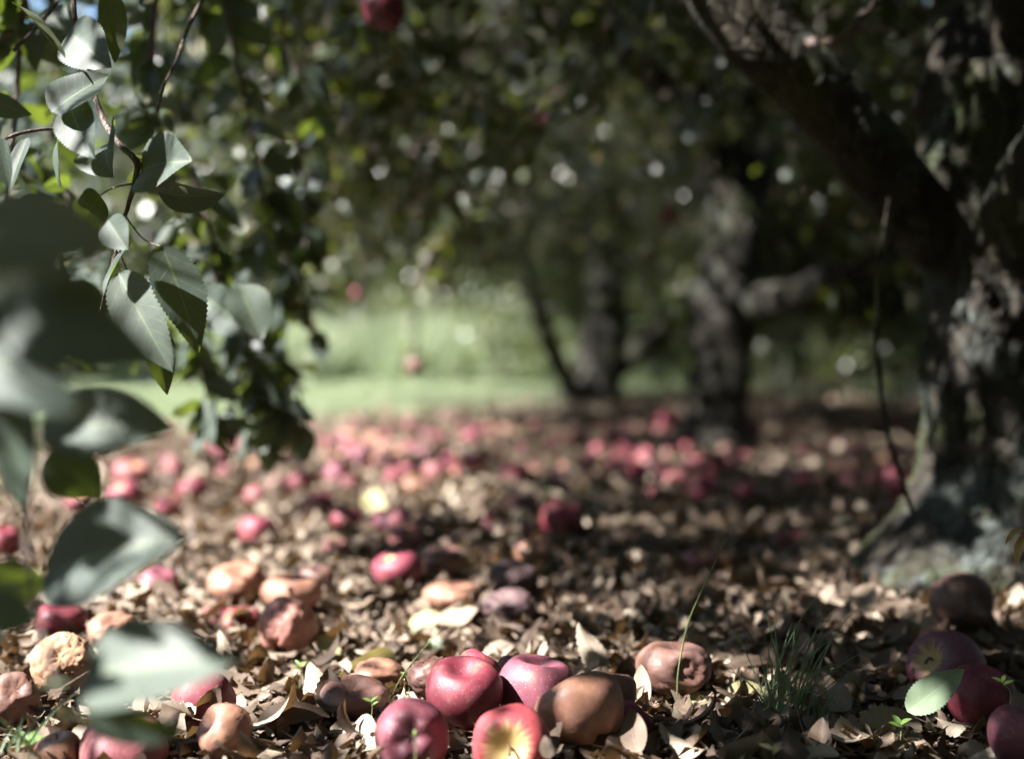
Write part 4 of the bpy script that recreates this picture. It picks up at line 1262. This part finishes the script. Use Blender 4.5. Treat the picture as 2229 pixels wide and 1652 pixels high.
def litter(n, y0, y1, side, nu, nv, zmax, lmin, lmax, norm_sd=0.34):
    y = np.sqrt(rf.uniform(y0 ** 2, y1 ** 2, n))
    x = rf.uniform(-1, 1, n) * (0.35 * y + side)
    pos = np.stack([x, y, hgt(x, y) + 0.002 + rf.uniform(0, 1, n) ** 1.4 * zmax], -1)
    keep = (x > -1.9 + rf.normal(0, 0.5, n)) & (y < np.clip(11.3 + 1.5 * x, 8.4, 13.2) + rf.normal(0, 0.7, n)) & (np.hypot(x - T0[0], y - T0[1]) > 0.17)
    pos = pos[keep]
    n = len(pos)
    a = rf.uniform(0, 2 * PI, n)
    d = np.stack([np.cos(a), np.sin(a), rf.normal(0, 0.17, n)], -1)
    nn = rf.normal(0, norm_sd, (n, 3)) + np.array([0, 0, 1.0])
    flip = rf.uniform(size=n) < 0.5
    nn[flip] *= -1
    L = rf.uniform(lmin, lmax, n)
    V, F, m, UV = many_leaves(pos, d, nn, L, L * rf.uniform(0.38, 0.62, n), rf, nu, nv, (0.15, 1.7), (0.0, 0.7), 0.24, 0.075)
    tint = np.clip(rf.beta(1.25, 1.5, n), 0, 1)
    return V, F, np.repeat(tint, m), UV


bag = Bag()
for args in ((14000, 1.05, 3.3, 0.35, 5, 2, 0.020, 0.018, 0.060), (22000, 3.2, 6.6, 0.5, 3, 2, 0.022, 0.022, 0.06), (17000, 6.4, 12.2, 0.5, 2, 2, 0.022, 0.035, 0.075, 0.35), (3000, 11.5, 14.5, 0.5, 2, 2, 0.03, 0.05, 0.08, 0.35)):
    V, F, t, UV = litter(*args)
    bag.add(V, F, t, UV)
# crumbs, broken bits
V, F, t, UV = litter(26000, 1.05, 3.4, 0.2, 2, 2, 0.024, 0.006, 0.024, 0.8)
bag.add(V, F, t, UV)
# dry stalks and bits of twig
n = 1500
y = np.sqrt(rf.uniform(1.1 ** 2, 4.0 ** 2, n)); x = rf.uniform(-1, 1, n) * (0.35 * y + 0.3)
a = rf.uniform(0, 2 * PI, n)
Ls = rf.uniform(0.02, 0.09, n)
V, F, m, UV = many_leaves(np.stack([x, y, hgt(x, y) + rf.uniform(0.006, 0.026, n)], -1), np.stack([np.cos(a), np.sin(a), rf.normal(0.05, 0.18, n)], -1), rf.normal(0, 0.5, (n, 3)) + np.array([0, 0, 1.0]), Ls, np.full(n, 0.0022), rf, 3, 2, (0.0, 0.8), (0.5, 1.0))
bag.add(V, F, np.repeat(rf.uniform(0.0, 0.9, n), m), UV)
tag(link('leaf_litter', bag.mesh('leaf_litter', M_LITTER)), 'deep litter of dry brown leaves under the apple trees', 'leaf litter', kind='stuff')

# the dead leaves one can pick out
DV = [leaf_mesh('fallen_leaf', M_DEAD, L=1.0, W=w, curl=0.65 * c, fold=0.8 * f, cup=0.7 * cu, wave=wv, twist=0.7 * tw_, serr=0.04, jag=0.12, nu=18, nv=4, seed=200 + i, petiole=0.3)
      for i, (w, c, f, cu, wv, tw_) in enumerate([(0.55, 0.6, 0.2, 0.5, 0.05, 0.3), (0.5, 1.4, 0.5, 0.0, 0.06, 0.0), (0.6, -0.8, 0.1, 0.9, 0.04, 0.6), (0.45, 0.3, 0.9, 0.4, 0.03, 0.2),
                                                  (0.58, 1.9, 0.2, 0.6, 0.05, 0.9), (0.52, -1.3, 0.4, 0.0, 0.07, -0.5), (0.62, 0.4, 0.1, 1.6, 0.03, 0.0), (0.48, 0.9, 0.6, 1.0, 0.05, -0.8),
                                                  (0.66, 0.2, 0.05, 0.2, 0.08, 0.2), (0.5, 2.4, 0.3, 0.2, 0.04, 0.4), (0.4, 0.7, 1.2, 0.0, 0.03, 1.2), (0.56, -0.4, 0.3, -0.8, 0.06, 0.0)])]
spots = []
zone_label = lambda px, py: ('curled dry brown leaf in the shaded litter at the bottom right' if px > 1400 and py > 1430 else
                             'curled dry leaf in the litter round the front heap of apples' if px > 600 and py > 1430 else
                             'curled dry leaf in the sunny litter at the bottom left' if py > 1430 else
                             'dry leaf in the dappled litter before the trunk' if px > 1200 else 'dry leaf in the sunlit litter of the middle ground')
for i in range(286):
    px = rf.uniform(-10, 2240)
    py = 1290 + 370 * rf.uniform() ** 0.75
    q = G(px, py, 0.012)
    ln = rf.uniform(0.032, 0.074)
    a = rf.uniform(0, 2 * PI)
    d = Vector((math.cos(a), math.sin(a), rf.normal(0.06, 0.20)))
    nn = Vector((rf.normal(0, 0.42), rf.normal(-0.15, 0.42), 1.0 if rf.uniform() < 0.65 else -1.0))
    m, _l = frame((q.x, q.y, H(q.x, q.y) + rf.uniform(0.010, 0.030)), Vector((q.x, q.y, H(q.x, q.y) + 0.02)) + d, nn)
    o = link('fallen_leaf', DV[i % len(DV)], None, None, m @ Matrix.Scale(ln, 4))
    tag(o, zone_label(px, py), 'leaf', 'dry leaves lying on the litter')


def fallen(b, t, D, D2, nrm, mat, label, width=0.5, curl=0.4, **kw):
    leafno[0] += 1
    kw.setdefault('nu', 40); kw.setdefault('nv', 8); kw.setdefault('petiole', 0.25)
    o = placed_leaf('fallen_leaf', None, mat, P(b[0], b[1], D), P(t[0], t[1], D2), nrm, width, curl, seed=leafno[0], **kw)
    return tag(o, label, 'leaf')


fallen((1975, 1548), (2100, 1455), 1.455, 1.47, Vector((-0.35, -0.85, 0.35)), M_PALE, 'fresh green serrated leaf leaning on a dark apple', 0.45, 0.2, fold=0.12, serr=0.05, petiole=0.0)
fallen((900, 1378), (960, 1335), 1.97, 1.99, Vector((-0.3, -0.6, 0.7)), M_YELLOW, 'pale yellow leaf standing up among the brown litter', 0.75, 0.8, wave=0.06)
fallen((668, 1398), (748, 1440), 1.87, 1.84, Vector((0.1, -0.5, 0.85)), M_YELLOW, 'pale greenish yellow leaf draped in front of the wrinkled peach-pink apple', 0.5, 1.0, fold=0.3)
fallen((860, 1440), (735, 1470), 1.78, 1.70, Vector((0.2, -0.75, 0.4)), M_YELLOW, 'rolled olive-yellow leaf lying flat behind a small orange-brown apple', 0.32, 0.4, fold=0.9)
fallen((690, 1228), (738, 1232), 2.55, 2.6, Vector((-0.2, -0.6, 0.8)), M_YELLOW, 'round yellow leaf in the sunlit middle ground', 0.75, 0.4)
fallen((780, 1100), (838, 1112), 3.5, 3.4, Vector((-0.3, -0.6, 0.7)), M_YELLOW, 'broad pale yellow leaf beside a red apple in the middle ground', 0.7, 0.4)
fallen((990, 1355), (1040, 1345), 2.05, 2.08, Vector((-0.2, -0.7, 0.6)), M_PALE, 'grey-green leaf beside the standing pale yellow one', 0.7, 0.6)
fallen((930, 1400), (965, 1412), 1.9, 1.88, Vector((-0.1, -0.6, 0.7)), M_PALE, 'small grey-green leaf lying before the pale yellow one', 0.8, 0.5)
fallen((1545, 1530), (1478, 1520), 1.60, 1.60, Vector((0.1, -0.6, 0.8)), M_YELLOW, 'small round yellow leaf below the stalk apple', 0.6, 0.5, petiole=0.6)
fallen((1585, 1505), (1680, 1512), 1.62, 1.60, Vector((0.0, -0.7, 0.7)), M_YELLOW, 'yellow-green folded leaf at the foot of the grass tuft', 0.4, 0.4, fold=0.7)
fallen((1830, 1535), (1780, 1460), 1.60, 1.62, Vector((-0.4, -0.7, 0.5)), M_DEAD, 'cone-shaped rolled tan leaf beside the grass tuft', 0.5, 0.3, fold=1.3, petiole=0.5)
fallen((1880, 1620), (2000, 1565), 1.46, 1.52, Vector((-0.2, -0.75, 0.6)), M_DEAD, 'big brown serrated leaf below the fresh green leaf', 0.6, 0.6, jag=0.15, serr=0.07)
fallen((1785, 1660), (1790, 1560), 1.40, 1.42, Vector((-0.4, -0.85, 0.3)), M_DEAD, 'upright brown leaf at the bottom right of the grass tuft', 0.55, 0.6, fold=0.4)
fallen((1580, 1448), (1690, 1440), 1.74, 1.74, Vector((-0.1, -0.5, 0.85)), M_DEAD, 'long tan leaf behind the grass tuft', 0.32, 0.5)
fallen((765, 1588), (830, 1620), 1.45, 1.40, Vector((-0.35, -0.7, 0.6)), M_DEAD, 'pointed tan leaf lying by the front purple-red apple', 0.62, 0.4)
fallen((560, 1585), (720, 1560), 1.44, 1.46, Vector((0.0, -0.6, 0.8)), M_DEAD, 'long curled brown leaf in front of the flat collapsed apple', 0.4, 1.0, fold=0.5)
fallen((1390, 1640), (1372, 1540), 1.36, 1.40, Vector((-0.3, -0.9, 0.2)), M_DEAD, 'grey-brown leaf standing against the large tan rotten apple', 0.5, 0.3)
fallen((1195, 1650), (1185, 1600), 1.27, 1.28, Vector((-0.1, -0.9, 0.3)), M_DEAD, 'dark leaf scrap standing before the red and yellow apple', 0.6, 0.4)
fallen((1408, 1530), (1395, 1445), 1.55, 1.58, Vector((-0.4, -0.85, 0.3)), M_DEAD, 'narrow dark leaf standing in front of the bitten brown apple', 0.42, 0.4, fold=0.5)
fallen((1870, 1330), (1900, 1268), 2.02, 2.05, Vector((-0.4, -0.75, 0.5)), M_DEAD, 'pale sunlit leaf propped against the mossy trunk base', 0.7, 0.4)

# ------------------------------------------------------------------ grass and seedlings
def blade_arrays(b, tip, w, sag=0.2, n=8):
    b, tip = np.array(tuple(b)), np.array(tuple(tip))
    t = np.linspace(0, 1, n + 1)[:, None]
    c = b + (tip - b) * t
    c[:, 2] += (sag * np.linalg.norm(tip - b) * 4 * t * (1 - t))[:, 0] * 0.5
    side = np.cross(tip - b, np.array([0.25, 1.0, 0.15])); side /= np.linalg.norm(side) + 1e-9
    ww = w * (1 - t ** 2.5) + 0.0001
    m_ = c + np.array([0, 0.35 * w, 0])
    V = np.stack([c - side * ww * 0.5, m_, c + side * ww * 0.5], 1).reshape(-1, 3)
    F = []
    for i in range(n):
        F += [(i * 3, i * 3 + 1, i * 3 + 4, i * 3 + 3), (i * 3 + 1, i * 3 + 2, i * 3 + 5, i * 3 + 4)]
    return V, np.array(F)


rg = np.random.default_rng(23)


def tuft(px, py, D, n, hmax, lean, label, name='grass_tuft', w=0.0016):
    base = P(px, py, D)
    t = tag(empty(name, base), label, 'grass')
    for i in range(n):
        b = base + Vector((rg.normal(0, 0.012), rg.normal(0, 0.012), -0.012))
        h = hmax * rg.uniform(0.3, 1.0)
        tip = b + Vector((rg.normal(lean, 0.42) * h * 0.75, rg.normal(0, 0.35) * h, h * rg.uniform(0.55, 1.0)))
        V, F = blade_arrays(b, tip, w * rg.uniform(0.7, 1.3), rg.uniform(0.05, 0.35))
        link('blade', mesh_np('blade', V, F, M_GRASS, np.full(len(V), rg.uniform(0.12, 0.58))), t)
    return t


tuft(1700, 1538, 1.55, 50, 0.14, 0.22, 'tuft of thin green grass between the heap and the trunk')
tuft(1790, 1560, 1.52, 10, 0.06, 0.5, 'few short grass blades right of the tall tuft')
tuft(215, 1500, 1.5, 7, 0.07, 0.4, 'thin curling grass blades before the crumbling pale apple')
tuft(20, 1600, 1.3, 5, 0.06, 0.5, 'blurred grass blades in the bottom left corner', w=0.0028)
tuft(400, 1290, 2.25, 9, 0.06, 0.0, 'small green weed clump behind the blurred leaves', w=0.004)
tuft(660, 1185, 2.9, 14, 0.06, 0.2, 'soft green grass clump in the sunny middle ground', w=0.004)
tuft(1000, 1080, 4.0, 16, 0.06, 0.0, 'green grass clump between the far windfalls', w=0.004)
tuft(1420, 1000, 5.0, 14, 0.09, 0.0, 'green weeds before the forked trunk', w=0.005)


def stalk(pts, r, label, mat=M_PETIOLE):
    V, F, UV = tube_arrays(smooth_path([P(*q) for q in pts], 24), r, 6)
    return tag(link('grass_stalk', mesh_np('grass_stalk', V, F, mat)), label, 'grass')


stalk([(1474, 1512, 1.56), (1478, 1450, 1.56), (1500, 1350, 1.56), (1545, 1250, 1.56), (1580, 1168, 1.56)], [0.0011, 0.001, 0.0012, 0.001, 0.0004], 'tall grass stalk rising past the bitten brown apple')
stalk([(842, 1545, 1.56), (870, 1480, 1.56), (915, 1420, 1.56), (968, 1360, 1.56)], [0.0008, 0.0008, 0.0007, 0.0003], 'slanting grass stalk behind the heap')
stalk([(0, 1562, 1.2), (40, 1600, 1.2), (88, 1650, 1.2)], [0.0012, 0.0013, 0.0014], 'blurred pale stalk crossing the bottom left corner')
stalk([(1752, 1475, 1.52), (1812, 1448, 1.52), (1850, 1465, 1.52), (1880, 1505, 1.52)], [0.0006, 0.0007, 0.0008, 0.0006], 'arched grass blade bending over right of the tuft')
stalk([(1660, 1545, 1.5), (1750, 1500, 1.5), (1840, 1545, 1.49), (1872, 1590, 1.48)], [0.0006, 0.0006, 0.0006, 0.0005], 'low arching grass blade under the rolled tan leaf')


def seedling(px, py, D, h, n, label, ln=0.012, lean=0.0, mat=M_SPROUT):
    base = P(px, py, D)
    t = tag(empty('seedling', base), label, 'seedling')
    top = Vector((lean * h, 0, h))
    V, F, UV = tube_arrays(smooth_path([(0, 0, -0.01), (0.1 * h, 0, 0.5 * h), tuple(top)], 8), [0.0007, 0.0005, 0.0004], 5)
    o = link('stem', mesh_np('stem', V, F, M_PETIOLE), t); o.matrix_basis = Matrix.Identity(4)
    for k in range(n):
        a = 2 * PI * k / n * 1.0 + 0.4 + 0.2 * (px % 7)
        s = Vector((0.1 * h, 0, 0.5 * h)).lerp(top, 1.0 if k < 2 else 0.3 + 0.5 * (k % 2))
        d = Vector((math.cos(a), 0.5 * math.sin(a), 0.55))
        V, F, UV = leaf_arrays(ln, ln * 0.36, 0.5, 0.3, nu=8, nv=2, serr=0.0, petiole=0.1)
        m, _l = frame(s, s + d, Vector((-0.2, -0.5, 0.8)))
        o = link('leaf', mesh_np('leaf', V, F, mat, None, UV), t); o.matrix_basis = m
    return t


seedling(808, 1552, 1.46, 0.012, 3, 'tiny two-leaved seedling in front of the flat collapsed apple', 0.010)
seedling(885, 1530, 1.56, 0.03, 4, 'small seedling behind the heap beside the slanting stalk', 0.008)
seedling(652, 1478, 1.62, 0.016, 4, 'small seedling left of the olive-yellow leaf', 0.010)
seedling(902, 1640, 1.22, 0.016, 2, 'blurred sprout in front of the front purple-red apple', 0.006)
seedling(1682, 1655, 1.30, 0.010, 3, 'bright yellow-green sprout at the bottom edge', 0.014, mat=M_YELLOW)
seedling(60, 1640, 1.32, 0.012, 6, 'lobed green weed in the bottom left corner', 0.016)
seedling(2195, 1530, 1.5, 0.022, 4, 'pale green sprout near the right edge', 0.012, -0.3)
seedling(1960, 1592, 1.45, 0.008, 4, 'green weed under the fresh green leaf', 0.014)
seedling(700, 1560, 1.5, 0.010, 4, 'tiny weed in the sunny litter left of the heap', 0.008)

# the yellow-orange drooping sprig at the right edge
sp = tag(empty('yellow_sprig', P(2240, 1160, 1.62)), 'drooping yellow and orange leaves of a sprig at the right edge', 'sprig')
V, F, UV = tube_arrays(smooth_path([P(2270, 1420, 1.6), P(2262, 1280, 1.6), P(2240, 1158, 1.62)], 10), [0.0012, 0.001, 0.0008], 6)
link('stem', mesh_np('stem', V, F, M_DRYSTALK), sp)
for (bx, by), (tx, ty) in (((2236, 1160), (2188, 1188)), ((2238, 1166), (2215, 1236)), ((2240, 1160), (2275, 1190))):
    m, ln = frame(P(bx, by, 1.62), P(tx, ty, 1.60), Vector((-0.4, -0.4, 0.8)))
    V, F, UV = leaf_arrays(ln / chord(1.5), ln * 0.26, 1.5, 0.6, nu=16, nv=4, serr=0.0, petiole=0.0)
    link('leaf', mesh_np('leaf', V, F, M_ORANGE, None, UV), sp, None, m @ Matrix.Rotation(0.75, 4, 'X'))


# turf of the alleys
def turf(n, xr, yr, h, w, test):
    x = rg.uniform(*xr, n); y = rg.uniform(*yr, n)
    k = test(x, y)
    x, y = x[k], y[k]
    n = len(x)
    z = hgt(x, y)
    a = rg.uniform(0, PI, n)
    hh = h * rg.uniform(0.4, 1.2, n)
    ww = w * rg.uniform(0.6, 1.4, n)
    b0 = np.stack([x - np.cos(a) * ww, y - np.sin(a) * ww, z - 0.005], -1)
    b1 = np.stack([x + np.cos(a) * ww, y + np.sin(a) * ww, z - 0.005], -1)
    tp = np.stack([x + rg.normal(0, 0.4, n) * hh, y + rg.normal(0, 0.4, n) * hh, z + hh], -1)
    V = np.stack([b0, b1, tp], 1).reshape(-1, 3)
    F = np.arange(3 * n).reshape(-1, 3)
    return V, F, np.repeat(np.clip(rg.normal(0.72, 0.18, n), 0, 1), 3)


vv, ff, tt, nn_ = [], [], [], 0
tall = lambda x, y: np.sin(1.7 * x + 0.5 * y) + 0.6 * np.sin(4.3 * x) > -0.75
edge = lambda x: np.clip(11.3 + 1.5 * x, 8.4, 13.2)
alley = lambda x, y: (np.abs(x - 0.9) > 2.7 + 0.5 * np.sin(y * 1.3)) | (y > edge(x) + 0.5 * np.sin(x * 3))
for args in ((20000, (-4.4, 2.6), (16, 21), 0.85, 0.014, tall), (46000, (-9, 9), (8.2, 20), 0.085, 0.006, alley), (30000, (-12, 14), (19, 34), 0.10, 0.010, alley), (9000, (-4.5, -1.2), (2.6, 9.5), 0.05, 0.004, lambda x, y: x < -1.5 + 0.35 * np.sin(2 * y)), (26000, (-3.5, 3.5), (5.6, 13), 0.075, 0.006, lambda x, y: rg.uniform(0, 1, len(x)) < np.clip((y - edge(x) + 3.2) / 3.2, 0, 1) ** 2), (9000, (-2.6, 0.3), (2.9, 9), 0.035, 0.004, lambda x, y: np.sin(2.1 * x + 1.7 * y) + np.sin(3.7 * x - 2.9 * y + 1) > 0.35), (1500, (-1.6, 2.2), (2.6, 8), 0.05, 0.004, lambda x, y: np.sin(3.1 * x + 1) * np.sin(2.3 * y) > 0.45)):
    V, F, t = turf(*args)
    vv.append(V); ff.append(F + nn_); tt.append(t); nn_ += len(V)
tag(link('turf', mesh_np('turf', np.vstack(vv), np.vstack(ff), M_GRASS, np.concatenate(tt))), 'short green grass in the alleys between the tree rows', 'grass', kind='stuff')
